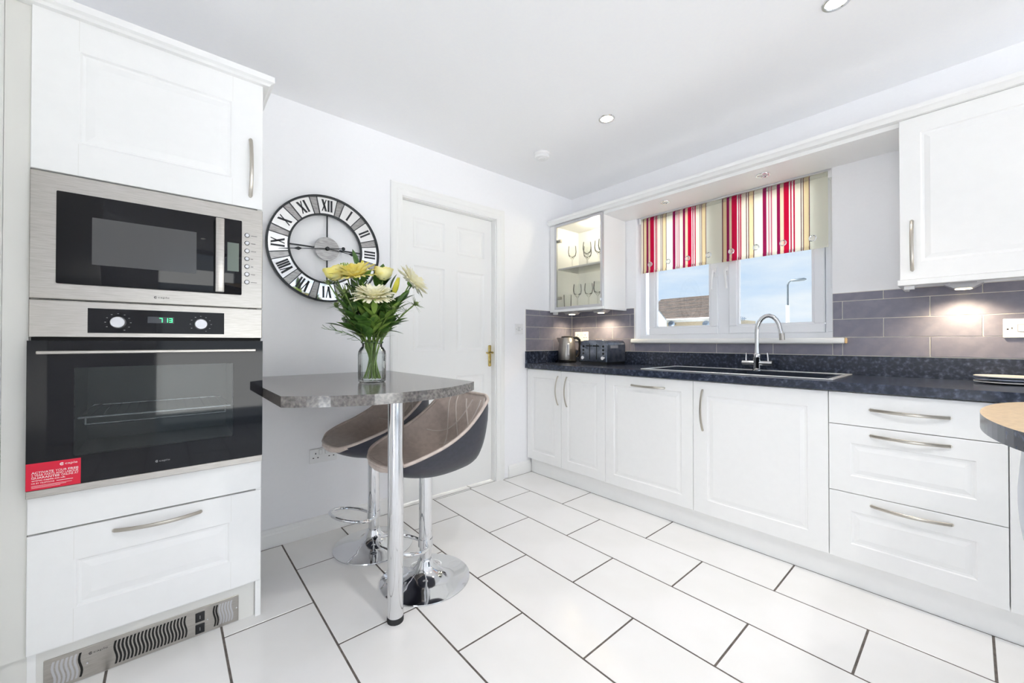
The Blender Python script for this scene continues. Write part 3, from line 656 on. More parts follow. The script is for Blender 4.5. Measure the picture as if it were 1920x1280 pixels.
# worktop with a cut-out for the sink, upstand
XWF = 2.2425; ZW0, ZW1 = 0.8650, 0.9030
SX0, SX1, SY0, SY1 = 2.325, 2.790, 0.418, 1.408
wk = thing('worktop', 'dark speckled worktop along the window wall', 'worktop', (2.54, 0.9, ZW0))
bm = bmesh.new()
ci = 0.02
for b_ in ((XWF, SX0 + ci, -0.92, YB - 0.001), (SX1 - ci, XW - 0.001, -0.92, YB - 0.001), (SX0 + ci, SX1 - ci, -0.92, SY0 + ci), (SX0 + ci, SX1 - ci, SY1 - ci, YB - 0.001)):
    add_box(bm, b_[0], b_[1], b_[2], b_[3], ZW0, ZW1)
bmesh.ops.remove_doubles(bm, verts=bm.verts, dist=1e-5)
obj('top', bm, M['worktop'], wk)
obj('upstand', boxes([(XW - 0.018, XW - 0.0005, -0.92, YB - 0.02, ZW1, 1.0035), (XWF + 0.002, XW - 0.018, YB - 0.018, YB - 0.0005, ZW1, 1.0035)], bev=0.001), M['worktop'], wk)
# ---- peninsula worktop with a bowed end
pen = thing('peninsula', 'rounded end of a speckled peninsula worktop at the right edge', 'worktop', (1.6, -0.5, 0))
bm = bmesh.new(); pts = []
for k in range(25):
    u = -1 + 2 * k / 24; xx = 1.56 + 0.40 * u; pts.append((xx, -0.014 - 0.09 * u * u - 0.05 * u ** 8))
pts += [(1.98, -0.92), (1.14, -0.92)]
add_prism(bm, pts, FZ(ZW0), 0, ZW1 - ZW0, bev=0.002)
bmesh.ops.recalc_face_normals(bm, faces=bm.faces); bm.normal_update()
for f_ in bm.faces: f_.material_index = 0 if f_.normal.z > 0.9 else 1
obj('top', bm, [M['pentop_glare'], M['worktop']], pen)
obj('leg', lathe([(0.0, 0.0), (0.032, 0.0), (0.032, 0.015), (0.030, 0.016), (0.030, 0.864), (0.0, 0.864)], (1.56, -0.52, 0), 24), M['chrome'], pen, smooth=True)
obj('side_panel', box(1.16, 1.96, -0.915, -0.885, 0.0, ZW0 - 0.0005), M['cab'], pen)
# ---- sink
sk = thing('sink', 'long inset sink with drainer set in the worktop under the window', 'sink', (2.56, 0.91, ZW0))
zs = ZW1
bm = bmesh.new()
def rim(x0, x1, y0, y1, w, z0, z1):
    for a, b, c, d in ((x0, x0 + w, y0, y1), (x1 - w, x1, y0, y1), (x0 + w, x1 - w, y0, y0 + w), (x0 + w, x1 - w, y1 - w, y1)): add_box(bm, a, b, c, d, z0, z1, bev=0.0015)
rim(SX0, SX1, SY0, SY1, 0.024, zs + 0.0002, zs + 0.0055)
obj('steel_rim', bm, M['sink_rim'], sk)
bm = bmesh.new()
bx0, bx1, by0, by1 = SX0 + 0.055, SX1 - 0.095, 0.475, 0.905
sx0, sx1, sy0, sy1 = SX0 + 0.0245, SX1 - 0.0245, SY0 + 0.0245, SY1 - 0.0245
for a, b, c, d in ((sx0, bx0, sy0, sy1), (bx1, sx1, sy0, sy1), (bx0, bx1, sy0, by0), (bx0, bx1, by1, sy1)): add_box(bm, a, b, c, d, zs - 0.010, zs + 0.003)
for k in range(9): add_box(bm, SX0 + 0.07 + k * 0.038, SX0 + 0.078 + k * 0.038, 0.97, 1.34, zs + 0.003, zs + 0.0055)
obj('drainer', bm, M['sink'], sk)
bm = bmesh.new()
for a, b, c, d, e_, g_ in ((bx0, bx1, by0, by1, zs - 0.19, zs - 0.185), (bx0 - 0.004, bx0, by0, by1, zs - 0.19, zs - 0.010), (bx1, bx1 + 0.004, by0, by1, zs - 0.19, zs - 0.010), (bx0, bx1, by0 - 0.004, by0, zs - 0.19, zs - 0.010), (bx0, bx1, by1, by1 + 0.004, zs - 0.19, zs - 0.010)): add_box(bm, a, b, c, d, e_, g_)
add_lathe(bm, [(0, 0.002), (0.04, 0.002), (0.045, 0.0)], ((bx0 + bx1) / 2, 0.69, zs - 0.185), 20)
obj('bowl', bm, M['sink'], sk)
# ---- tap
tpx, tpy, tz = 2.742, 0.862, zs + 0.0032
tap = thing('mixer_tap', 'chrome swan-neck mixer tap with two upright levers behind the sink', 'tap', (tpx, tpy, tz))
obj('base', lathe([(0, 0), (0.026, 0), (0.026, 0.006), (0.021, 0.010), (0.020, 0.050), (0.022, 0.054), (0.022, 0.098), (0.017, 0.104), (0.0, 0.104)], (tpx, tpy, tz), 24), M['chrome'], tap, smooth=True)
bm = bmesh.new(); sp = [(tpx, tpy, tz + 0.10), (tpx, tpy, tz + 0.16), (tpx, tpy + 0.0, tz + 0.235)]
for k in range(1, 10):
    a = R(180 - 19 * k); sp.append((tpx, tpy - 0.062 - 0.062 * math.cos(a), tz + 0.235 + 0.098 * math.sin(a)))
sp += [(tpx, tpy - 0.131, tz + 0.205)]
add_tube(bm, sp, [0.016] + [0.0125] * (len(sp) - 1), 14)
obj('spout', bm, M['chrome'], tap, smooth=True)
obj('nozzle', tube([(tpx, tpy - 0.1305, tz + 0.225), (tpx, tpy - 0.133, tz + 0.186)], 0.0145, 14), M['steel'], tap, smooth=True)
cb = obj('crossbar', tube([(tpx, tpy - 0.082, tz + 0.045), (tpx, tpy + 0.082, tz + 0.045)], 0.015, 14), M['chrome'], tap, smooth=True)
for sgn in (-1, 1): obj('lever', tube([(tpx, tpy + 0.060 * sgn, tz + 0.050), (tpx - 0.002, tpy + 0.060 * sgn, tz + 0.075), (tpx - 0.004, tpy + 0.057 * sgn, tz + 0.108)], [0.006, 0.0042, 0.0042], 8), M['chrome'], tap, smooth=True)

# ================================================================== WALL UNITS
ZB0, ZB1 = 1.3565, 2.0855
gc = thing('glass_cabinet', 'lit corner wall cabinet with aluminium-framed glass door', 'cabinet', (2.68, 2.1, ZB0))
gy0, gy1 = 1.8470, 2.3480
obj('body', boxes([(XF + 0.021, XW - 0.0085, gy0, gy0 + 0.018, ZB0, ZB1), (XF + 0.021, XW - 0.0085, gy1 - 0.018, gy1, ZB0, ZB1), (XF + 0.021, XW - 0.0085, gy0 + 0.018, gy1 - 0.018, ZB0, ZB0 + 0.018), (XF + 0.021, XW - 0.0085, gy0 + 0.018, gy1 - 0.018, ZB1 - 0.018, ZB1), (XW - 0.016, XW - 0.0085, gy0 + 0.018, gy1 - 0.018, ZB0 + 0.018, ZB1 - 0.018)]), M['carcass'], gc)
obj('filler_panel', box(XF + 0.021, XF + 0.039, gy1 + 0.0005, YB - 0.0085, ZB0, ZB1), M['cab'], gc)
gd = obj('door', frame_rect(FB(XF), gy0 + 0.001, gy1 - 0.001, ZB0 + 0.001, ZB1 - 0.003, 0.020, -0.020, 0.0, 0.001), M['alu'], gc)
obj('glass', box(XF + 0.006, XF + 0.010, gy0 + 0.0205, gy1 - 0.0205, ZB0 + 0.0205, ZB1 - 0.0225), M['cabinet_glass'], gd)
for zz in (1.455, 1.945):
    obj('hinge', boxes([(XF + 0.0105, XF + 0.035, gy1 - 0.060, gy1 - 0.022, zz - 0.012, zz + 0.012)], bev=0.004), M['nickel'], gd)
obj('knob', box(XF - 0.012, XF, gy0 + 0.004, gy0 + 0.018, 1.395, 1.420, bev=0.002), M['chrome'], gd)
ZS = 1.708
M['shelf'] = thin_glass('shelf_glass', (0.92, 0.93, 0.92, 1), 0.1, 1.3, 0.04)
obj('shelf', box(XF + 0.030, XW - 0.017, gy0 + 0.0185, gy1 - 0.0185, ZS - 0.010, ZS), M['shelf'], gc)
obj('shelf_edge', box(XF + 0.027, XF + 0.0298, gy0 + 0.0185, gy1 - 0.0185, ZS - 0.011, ZS + 0.001), M['alu'], gc)
obj('puck_light', lathe([(0, 0), (0.030, 0), (0.030, 0.006), (0, 0.006)], (2.66, 2.03, ZB1 - 0.0245), 20), M['bulb_warm'], gc)
obj('light_pelmet', boxes([(XF - 0.006, XF + 0.014, gy0 - 0.010, 2.3955, ZB0 - 0.022, ZB0 - 0.0005), (XF + 0.014, XW - 0.009, gy0 - 0.010, gy0 + 0.008, ZB0 - 0.022, ZB0 - 0.0005)], bev=0.002), M['cab'], gc)
def lamp_light(name, loc, power, color, size=None, spot=None):
    d = bpy.data.lights.new(name, 'SPOT' if spot else 'POINT'); d.energy = power; d.color = color; d.shadow_soft_size = size or 0.02
    if spot: d.spot_size = R(spot); d.spot_blend = 0.8
    o = bpy.data.objects.new(name, d); COL.objects.link(o); o.location = loc; return o
lamp_light('cabinet_puck_lamp', (2.66, 2.03, ZB1 - 0.045), 2.6, (1, 0.88, 0.68), 0.025)
# wine glasses and tumblers inside
WG = [(0.0, 0.0), (0.032, 0.0), (0.032, 0.002), (0.006, 0.006), (0.004, 0.012), (0.004, 0.075), (0.010, 0.085), (0.030, 0.110), (0.036, 0.140), (0.033, 0.175), (0.031, 0.192), (0.0298, 0.192), (0.0345, 0.140), (0.028, 0.111), (0.0, 0.088)]
TB = [(0.0, 0.0), (0.030, 0.0), (0.034, 0.110), (0.0325, 0.110), (0.0285, 0.006), (0.0, 0.006)]
wg0 = None; tb0 = None
for n_, (kind, gx, gy, gz, lab) in enumerate((('w', 2.62, 2.235, ZS, 'clear wine glass by the hinge on the upper cabinet shelf'), ('w', 2.60, 2.060, ZS, 'clear wine glass in the middle of the upper cabinet shelf'), ('w', 2.63, 1.965, ZS, 'clear wine glass right of the middle on the upper cabinet shelf'), ('w', 2.72, 2.150, ZS, 'clear wine glass at the back of the upper cabinet shelf'), ('w', 2.61, 1.912, ZS, 'clear wine glass nearest the door knob side on the upper shelf'),
        ('w', 2.61, 2.170, ZB0 + 0.018, 'clear wine glass left of centre on the cabinet floor'), ('w', 2.64, 2.075, ZB0 + 0.018, 'clear wine glass in the centre of the cabinet floor'), ('w', 2.61, 1.960, ZB0 + 0.018, 'clear wine glass right of centre on the cabinet floor'), ('t', 2.60, 2.270, ZB0 + 0.018, 'clear tumbler in the left corner of the cabinet floor'), ('t', 2.72, 1.910, ZB0 + 0.018, 'clear tumbler at the back right of the cabinet floor'))):
    me = wg0 if kind == 'w' else tb0
    nm = 'wine_glass' if kind == 'w' else 'tumbler'
    if me is None:
        o = obj(nm, lathe(WG if kind == 'w' else TB, (0, 0, 0), 20), M['clear'], smooth=True)
        if kind == 'w': wg0 = o.data
        else: tb0 = o.data
    else: o = obj(nm, None, None, data=me)
    o.location = (gx, gy, gz + 0.0005); tag(o, lab, 'glass', 'glasses in the glass cabinet')
rw = thing('wall_cabinet', 'white wall cabinet with raised-panel door right of the window', 'cabinet', (2.68, -0.1, ZB0))
ry1, ry0 = 0.2095, -0.3900
obj('body', boxes([(XF + 0.021, XW - 0.0085, ry0, ry1, ZB0 + 0.006, ZB1)]), M['carcass'], rw)
rd = obj('door', slab(FB(XF), ry0 + 0.001, ry1 - 0.0005, ZB0 + 0.004, ZB1 - 0.001, 0.020, [(ry0 + 0.075, ry1 - 0.068, ZB0 + 0.080, ZB1 - 0.075)], RAISED), M['cab'], rw)
bow_handle(rd, (XF, 0.1690, 1.400), (XF, 0.1690, 1.622), (-1, 0, 0))
obj('light_pelmet', boxes([(XF - 0.006, XF + 0.014, ry0, ry1 + 0.008, ZB0 - 0.022, ZB0 + 0.003), (XF + 0.014, XW - 0.009, ry1 - 0.010, ry1 + 0.008, ZB0 - 0.022, ZB0 + 0.003)], bev=0.002), M['cab'], rw)
obj('light_block', box(XF + 0.02, XF + 0.05, ry1 - 0.045, ry1 - 0.012, ZB0 - 0.038, ZB0 - 0.0225), M['white'], rw)
# under-cabinet wedge lights
def cabinet_light(label, px, py, power):
    t = thing('cabinet_light', label, 'light', (px, py, ZB0 - 0.016), group='under-cabinet lights')
    bm = bmesh.new(); add_prism(bm, [(-0.06, 0.006), (0.06, 0.006), (0.03, -0.014), (-0.03, -0.014)], lambda u, v, d: (px + d, py + u, ZB0 - 0.020 + v), -0.05, 0.05)
    obj('housing', bm, M['alu'], t)
    obj('mount', box(px - 0.03, px + 0.03, py - 0.04, py + 0.04, ZB0 - 0.0142, ZB0 - 0.0003), M['alu'], t)
    obj('lens', lathe([(0, 0), (0.026, 0), (0.026, -0.003), (0, -0.003)], (px, py, ZB0 - 0.0342), 20), M['bulb_warm'], t)
    s_ = lamp_light('cabinet_lamp', (px, py, ZB0 - 0.046), power, (1, 0.80, 0.52), 0.02, 150); return t
cabinet_light('lit under-cabinet light below the glass cabinet, near the window', 2.72, 2.010, 9.0)
cabinet_light('lit under-cabinet light below the glass cabinet, in the corner', 2.68, 2.290, 4.5)
cabinet_light('lit under-cabinet light below the right wall cabinet', 2.73, 0.020, 12.0)
tag(obj('light_switch_box', boxes([(XF + 0.02, XF + 0.055, 2.352, 2.386, ZB0 - 0.040, ZB0 - 0.001)], bev=0.003), M['white']), 'small white connector box under the glass cabinet by the back wall', 'connector')
# soffit spots (off)
def spot_ring(name, label, x, y, z, lit, group, r=0.040):
    t = thing(name, label, 'light', (x, y, z), group=group)
    obj('bezel', lathe([(r * 0.72, 0.0), (r * 0.78, -0.004), (r * 0.95, -0.004), (r, -0.001), (r, 0.0)], (x, y, z - 0.0003), 28), M['chrome'], t, smooth=True)
    obj('bulb', lathe([(0, -0.002), (r * 0.6, -0.002), (r * 0.74, 0.0 - 0.0005)], (x, y, z - 0.0003), 24), M['bulb'] if lit else M['bulb_off'], t, smooth=True)
    return t
spot_ring('soffit_spotlight', 'unlit chrome spotlight in the soffit above the left of the blind', 2.645, 1.405, 2.066, False, 'soffit spotlights', 0.033)
spot_ring('soffit_spotlight', 'unlit chrome spotlight in the soffit above the right of the blind', 2.652, 0.797, 2.066, False, 'soffit spotlights', 0.038)
for n_, (yy, lab) in enumerate(((1.403, 'lit ceiling downlight near the smoke alarm'), (0.333, 'lit ceiling downlight at the top edge, cut by the frame'), (-0.737, 'lit ceiling downlight behind the camera line over the worktop side'))):
    spot_ring('ceiling_downlight', lab, 1.957, yy, ZC, True, 'ceiling downlights', 0.048)
    lamp_light('downlight_lamp', (1.957, yy, ZC - 0.02), 20, (1, 0.93, 0.84), 0.035, 84)
for yy, lab in ((0.333, 'added fill downlight above the oven side, unseen and out of frame'), (-0.737, 'added fill downlight behind the camera, unseen and out of frame')):  # unseen second row, added to brighten the left of the room
    spot_ring('ceiling_downlight', lab, 0.74, yy, ZC, True, 'ceiling downlights', 0.048)
    lamp_light('second_row_fill', (0.74, yy, ZC - 0.02), 34, (0.98, 0.97, 0.96), 0.035, 130)
sa = thing('smoke_alarm', 'round white smoke alarm on the ceiling', 'smoke alarm', (1.977, 1.962, ZC))
obj('base', lathe([(0.0, 0.0), (0.056, 0.0), (0.056, -0.010), (0.052, -0.012), (0, -0.012)], (1.977, 1.962, ZC - 0.0003), 32), M['white'], sa, smooth=True)
obj('cover', lathe([(0.050, -0.012), (0.051, -0.026), (0.046, -0.034), (0.022, -0.037), (0.020, -0.040), (0, -0.040)], (1.977, 1.962, ZC - 0.0003), 32), M['white'], sa, smooth=True)

# ================================================================== BLIND
XB = XW + 0.016
bl = thing('roller_blind', 'striped pink and cream roller blind with a row of eyelets', 'blind', (XB, 1.13, 2.04))
BY0, BY1, BZ0, BZ1 = 0.530, 1.716, 1.640, 2.030
S = [(1.7160, 'cream'), (1.7005, 'dark'), (1.6944, 'tan'), (1.6715, 'magenta'), (1.6549, 'peach'), (1.6399, 'crimson'), (1.6073, 'white'), (1.5985, 'crimson'), (1.5926, 'white'), (1.5882, 'crimson'), (1.5810, 'cream'), (1.5521, 'dark'), (1.5479, 'cream'), (1.5393, 'dark'), (1.5350, 'tan'), (1.5097, 'dark'), (1.5055, 'pale'), (1.4558, 'magenta'), (1.4354, 'pale'), (1.4247, 'pink'), (1.4193, 'pale'), (1.4113, 'pink'), (1.4046, 'cream'), (1.3783, 'magenta'), (1.3613, 'peach'), (1.3419, 'crimson'), (1.3150, 'white'), (1.3080, 'crimson'), (1.3012, 'white'), (1.2924, 'crimson'), (1.2849, 'cream'), (1.2552, 'dark'), (1.2516, 'cream'), (1.2442, 'dark'), (1.2406, 'tan'), (1.2151, 'dark'), (1.2115, 'pale')]
S2 = [(y - 0.5954, c) for y, c in S[1:]]
seq = S + S2 + [(0.530, 'pale')]
keys = list(FAB); bm = bmesh.new()
for (ya_, c), (yb_, _) in zip(seq, seq[1:]):
    if yb_ < BY0: yb_ = BY0
    if ya_ <= BY0: break
    for (za_, zb_) in ((BZ0, BZ1),):
        add_box(bm, XB, XB + 0.0007, yb_, ya_, za_, zb_, mi=keys.index(c))
fab = obj('fabric', bm, [FAB[k] for k in keys], bl)
bm = bmesh.new()
for (ya_, c), (yb_, _) in zip(seq, seq[1:]):
    yb_ = max(yb_, BY0)
    if ya_ <= BY0: break
    add_lathe(bm, [(0.0, 0.0), (0.0185, 0.0), (0.0185, ya_ - yb_), (0.0, ya_ - yb_)], (XB + 0.018, yb_, 2.042), 16, fn=lambda x, y, h: (x, h, y), mi=keys.index(c))
obj('roll', bm, [FAB[k] for k in keys], bl, smooth=True)
bm = bmesh.new()
for (ya_, c), (yb_, _) in zip(seq, seq[1:]):
    yb_ = max(yb_, BY0)
    if ya_ <= BY0: break
    add_box(bm, XB - 0.003, XB + 0.004, yb_, ya_, 1.624, 1.641, mi=keys.index(c))
obj('bottom_bar', bm, [FAB[k] for k in keys], bl)
for k in range(8):
    yy = 1.6403 - 0.1482 * k
    e_ = obj('eyelet', lathe([(0.0135, 0.0), (0.0135, 0.0015), (0.0165, 0.0025), (0.0195, 0.0012), (0.0195, 0.0)], (XB, yy, 1.688), 24, fn=lambda x, y, h: (-h, x, y)), M['chrome'], bl, smooth=True)
    obj('opening', lathe([(0, 0.0006), (0.0136, 0.0006), (0.0136, 0.0)], (XB, yy, 1.688), 20, fn=lambda x, y, h: (-h, x, y)), FAB['white'], e_)
obj('bracket', boxes([(XB - 0.004, XB + 0.040, 1.7165, 1.7345, 2.018, 2.0655), (XB - 0.004, XB + 0.040, 0.5105, 0.5295, 2.018, 2.0655)], bev=0.002), M['white'], bl)
obj('headrail', box(XB - 0.004, XB + 0.036, 0.5105, 1.7345, 2.0612, 2.0655), M['white'], bl)
ch = bmesh.new()
for k in range(60):
    add_lathe(ch, [(0, -0.0022), (0.0020, -0.001), (0.0020, 0.001), (0, 0.0022)], (XB + 0.008, 0.5190, 2.01 - k * 0.0105), 6)
obj('bead_chain', ch, M['white'], bl)

# ================================================================== SOCKETS AND SWITCHES
def plate_thing(name, label, cat, fn, u, v, w, h, holes, rockers):
    p = fn(u, v, 0); t = thing(name, label, cat, p)
    a, b = fn(u - w / 2, v - h / 2, 0.0), fn(u + w / 2, v + h / 2, 0.009)
    obj('plate', box(*[s_ for k in range(3) for s_ in (min(a[k], b[k]), max(a[k], b[k]))], bev=0.002), M['white'], t)
    def bx(du, dv, bw, bh, d0, d1, nm, m, par):
        a, b = fn(u + du - bw / 2, v + dv - bh / 2, d0), fn(u + du + bw / 2, v + dv + bh / 2, d1)
        return obj(nm, box(*[s_ for k in range(3) for s_ in (min(a[k], b[k]), max(a[k], b[k]))]), m, par)
    for du, dv, bw, bh in rockers: bx(du, dv, bw, bh, 0.0088, 0.0125, 'rocker', M['white'], t); bx(du, dv, bw + 0.003, bh + 0.003, 0.0088, 0.0093, 'rocker_surround', M['print_grey'], t)
    for du, dv, bw, bh in holes: bx(du, dv, bw, bh, 0.0085, 0.0094, 'pin_hole', M['black'], t)
    return t
pins = lambda c: [(c, 0.014, 0.005, 0.009), (c - 0.012, -0.010, 0.008, 0.005), (c + 0.012, -0.010, 0.008, 0.005)]
plate_thing('wall_socket', 'white double wall socket low on the back wall behind the stools', 'socket', FA(YB), 0.674, 0.438, 0.146, 0.080, pins(-0.042) + pins(0.042), [(-0.016, 0.020, 0.014, 0.024), (0.016, 0.020, 0.014, 0.024)])
plate_thing('light_switch', 'white single light switch between the door and the tiles', 'switch', FA(YB), 2.172, 1.186, 0.084, 0.084, [(-0.030, 0, 0.004, 0.004), (0.030, 0, 0.004, 0.004)], [(-0.008, 0, 0.010, 0.026), (0.008, 0, 0.010, 0.026)])
plate_thing('wall_socket', 'white double wall socket on the tiles behind the toaster', 'socket', FB(XW - 0.0072), 2.300, 1.130, 0.150, 0.084, pins(-0.042) + pins(0.042), [(-0.010, 0.022, 0.014, 0.022), (0.010, 0.022, 0.014, 0.022)])
plate_thing('wall_socket', 'white double wall socket on the tiles under the right wall cabinet', 'socket', FB(XW - 0.0072), -0.168, 1.141, 0.146, 0.084, [(0.060, -0.004, 0.006, 0.006), (0.048, 0.0, 0.003, 0.008)], [(0.020, 0.0, 0.022, 0.030), (-0.020, 0.0, 0.022, 0.030)])

# ================================================================== BREAKFAST TABLE
ZT0, ZT1 = 0.8620, 0.9000
tb = thing('breakfast_table', 'grey stone-effect breakfast table with bowed front and chrome leg', 'table', (0.67, 1.9, 0))
pts = [(TX1 + 0.0005, YB - 0.0175), (TX1 + 0.0005, 1.499)]
for k in range(1, 24):
    u = -1 + 2 * k / 24; pts.append((0.6705 + 0.3855 * u, 1.333 + 0.158 * (abs(u) ** 2.1) - 0.007 * u))
pts += [(1.0560, 1.484), (1.0560, YB - 0.0175)]
bm = bmesh.new(); add_prism(bm, pts, FZ(ZT0), 0, ZT1 - ZT0, bev=0.0015)
obj('top', bm, M['table'], tb)
lxp, lyp = 0.673, 1.468
obj('leg', lathe([(0, 0.014), (0.0300, 0.014), (0.0300, ZT0 - 0.012), (0.0, ZT0 - 0.012)], (lxp, lyp, 0), 32), M['chrome'], tb, smooth=True)
obj('foot_cap', lathe([(0, 0.0), (0.0305, 0.0), (0.0315, 0.004), (0.0315, 0.018), (0.0303, 0.022), (0.0, 0.022)], (lxp, lyp, 0), 32), M['rubber'], tb, smooth=True)
obj('top_flange', lathe([(0, 0), (0.045, 0), (0.045, 0.006), (0.032, 0.012), (0, 0.012)], (lxp, lyp, ZT0 - 0.0125), 32), M['chrome'], tb, smooth=True)

# ================================================================== BAR STOOLS (local: front is +x)
st = thing('bar_stool', 'taupe and black bucket bar stool nearer the camera, behind the table leg', 'bar stool', (0.897, 1.640, 0), math.pi, 'bar stools', local=True)
# u, inner centre (f,z), rim (f,z), half width, outer centre (f,z)
T_ = [(0.0, 0.238, 0.572, 0.218, 0.574, 0.120, 0.232, 0.556), (0.10, 0.195, 0.580, 0.185, 0.592, 0.175, 0.195, 0.528), (0.25, 0.110, 0.574, 0.115, 0.618, 0.205, 0.110, 0.496), (0.42, 0.000, 0.562, 0.020, 0.650, 0.215, 0.000, 0.477), (0.58, -0.105, 0.568, -0.070, 0.695, 0.215, -0.130, 0.482), (0.70, -0.168, 0.605, -0.130, 0.740, 0.210, -0.215, 0.505), (0.82, -0.205, 0.680, -0.180, 0.785, 0.200, -0.258, 0.585), (0.92, -0.232, 0.760, -0.220, 0.815, 0.180, -0.272, 0.700), (1.0, -0.258, 0.826, -0.254, 0.826, 0.120, -0.264, 0.822)]
NU, NV = 34, 17
U = catmull(T_, NU)
def seat_pt(row, v, outer=False, lift=0.0):
    fc, zc, fr, zr_, w, fo, zo = row
    s_ = abs(v) ** 2.4
    if outer: a, b = fo, zo; s_ = abs(v) ** 3.0
    else: a, b = fc, zc
    return (a + (fr - a) * s_, w * math.sin(v * math.pi / 2) ** 1 if False else w * v * (1 + 0.12 * (1 - v * v)), b + (zr_ - b) * s_ + lift)
vsn = [-1 + 2 * j / (NV - 1) for j in range(NV)]
bm = bmesh.new(); add_grid(bm, [[seat_pt(r, v) for v in vsn] for r in U]); obj('seat_lining', bm, M['taupe'], st, smooth=True, angle=60)
bm = bmesh.new(); add_grid(bm, [[seat_pt(r, v, True) for v in vsn] for r in U]); obj('seat_shell', bm, M['navy'], st, smooth=True, angle=60)
edge = [seat_pt(U[0], v) for v in vsn[::2]] + [seat_pt(r, 1) for r in U[1:-1]] + [seat_pt(U[-1], v) for v in vsn[::-2]] + [seat_pt(r, -1) for r in U[-2:0:-1]]
bm = bmesh.new(); add_tube(bm, edge, 0.0075, 8, closed=True); obj('piping', bm, M['taupe'], st, smooth=True, angle=70)
lip = [seat_pt(U[i_], v, True) for i_, v in ((3, -0.9), (1, -0.75), (0, -0.4), (0, 0), (0, 0.4), (1, 0.75), (3, 0.9))]
bm = bmesh.new(); add_tube(bm, [(a - 0.004, b, c + 0.004) for a, b, c in lip], [0.006, 0.014, 0.018, 0.020, 0.018, 0.014, 0.006], 10); obj('front_roll', bm, M['taupe'], st, smooth=True, angle=70)
def seat_at(u, v):
    k = u * (NU - 1); i0 = min(int(k), NU - 2); t = k - i0; row = [p * (1 - t) + q_ * t for p, q_ in zip(U[i0], U[i0 + 1])]
    a, b, c = seat_pt(row, v); return (a + 0.0020, b, c + 0.0015)
for va_, vb_ in ((-0.75, 0.15), (-0.30, 0.60), (0.15, 0.85), (0.75, -0.15), (0.30, -0.60), (-0.15, -0.85)):
    obj('stitching', tube([seat_at(0.60 + 0.36 * k / 10, va_ + (vb_ - va_) * k / 10) for k in range(11)], 0.0030, 6), M['stitch'], st, smooth=True)
obj('column', lathe([(0.0, 0.160), (0.0295, 0.160), (0.0295, 0.470), (0.055, 0.474), (0.055, 0.482), (0.0, 0.482)], (0, 0, 0), 28), M['chrome'], st, smooth=True)
obj('piston', lathe([(0, 0.086), (0.026, 0.086), (0.026, 0.1585), (0.028, 0.160), (0, 0.160)], (0, 0, 0), 28), M['chrome'], st, smooth=True)
obj('collar', lathe([(0.0305, 0.154), (0.0305, 0.161)], (0, 0, 0), 28), M['black'], st)
obj('base', lathe([(0.0, 0.0), (0.198, 0.0), (0.201, 0.003), (0.200, 0.007), (0.175, 0.013), (0.130, 0.020), (0.085, 0.032), (0.055, 0.050), (0.038, 0.072), (0.033, 0.088), (0.028, 0.094), (0, 0.094)], (0, 0, 0), 48), M['chrome'], st, smooth=True)
ring = []
for k in range(25):
    a = R(180 - 14 * (k - 12) ) if False else R(165 - 330 * k / 24)
    ring.append((0.118 - 0.112 * math.cos(a - math.pi) * -1 if False else 0.112 + 0.105 * math.cos(a), 0.112 * math.sin(a), 0.165 + 0.0006 * 0 + 0.055 * (0.5 + 0.5 * math.cos(a))))
obj('foot_ring', tube(ring, 0.0075, 10), M['chrome'], st, smooth=True)
obj('ring_bracket', lathe([(0.0296, 0.150), (0.0330, 0.150), (0.0330, 0.185), (0.0296, 0.185)], (0, 0, 0), 24), M['chrome'], st, smooth=True)
st2 = dup(st, (0.834, 2.088, 0), math.pi, 'taupe and black bucket bar stool nearer the back wall')
st3 = dup(st, (1.515, -0.343, 0), R(-90), 'pale grey bar stool whose back just shows under the peninsula at the right edge')
M['pale_shell'] = mat('pale_grey_shell', srgb(206, 212, 222), 0.3)
for c in st3.children:
    if c.name.startswith(('seat_shell', 'seat_lining', 'piping', 'front_roll')):
        c.data = c.data.copy(); c.data.materials.clear(); c.data.materials.append(M['pale_shell'])

# ================================================================== WALL CLOCK
cxk, czk, CR = 0.6815, 1.6090, 0.3015
ck = thing('wall_clock', 'large round skeleton wall clock with Roman numerals on mirror plates', 'clock', (cxk, YB - 0.02, czk))
YK = YB - 0.030; fk = FA(YK)
def ring_bm(r0, r1, d0, d1, seg=96):
    return lathe([(r0, d0), (r1, d0), (r1, d1), (r0, d1), (r0, d0)], (cxk, YK, czk), seg, fn=lambda x, y, h: (x, -h, y))
obj('outer_rim', ring_bm(CR - 0.010, CR, -0.012, 0.008), M['iron'], ck, smooth=True)
obj('inner_rim', ring_bm(0.190, 0.199, -0.010, 0.006), M['iron'], ck, smooth=True)
def polar(a, r, t=0.0):   # a clockwise from twelve
    return (cxk + r * math.sin(a) + t * math.cos(a), czk + r * math.cos(a) - t * math.sin(a))
def sector(a0, a1, r0, r1, d0, d1, n=6):
    bm = bmesh.new(); o_ = [polar(a0 + (a1 - a0) * k / n, r1) for k in range(n + 1)]; i_ = [polar(a0 + (a1 - a0) * k / n, r0) for k in range(n, -1, -1)]
    add_prism(bm, o_ + i_, fk, d0, d1); return bm
def stroke(bm, a, t0, r0, t1, r1, w):
    p, q_ = polar(a, r0, t0 - w / 2), polar(a, r0, t0 + w / 2); r_, s_ = polar(a, r1, t1 + w / 2), polar(a, r1, t1 - w / 2)
    add_prism(bm, [p, q_, r_, s_], fk, 0.0008, 0.0022)
NUM = ['XII', 'I', 'II', 'III', 'IIII', 'V', 'VI', 'VII', 'VIII', 'IX', 'X', 'XI']
WD = {'I': 0.017, 'V': 0.036, 'X': 0.034}
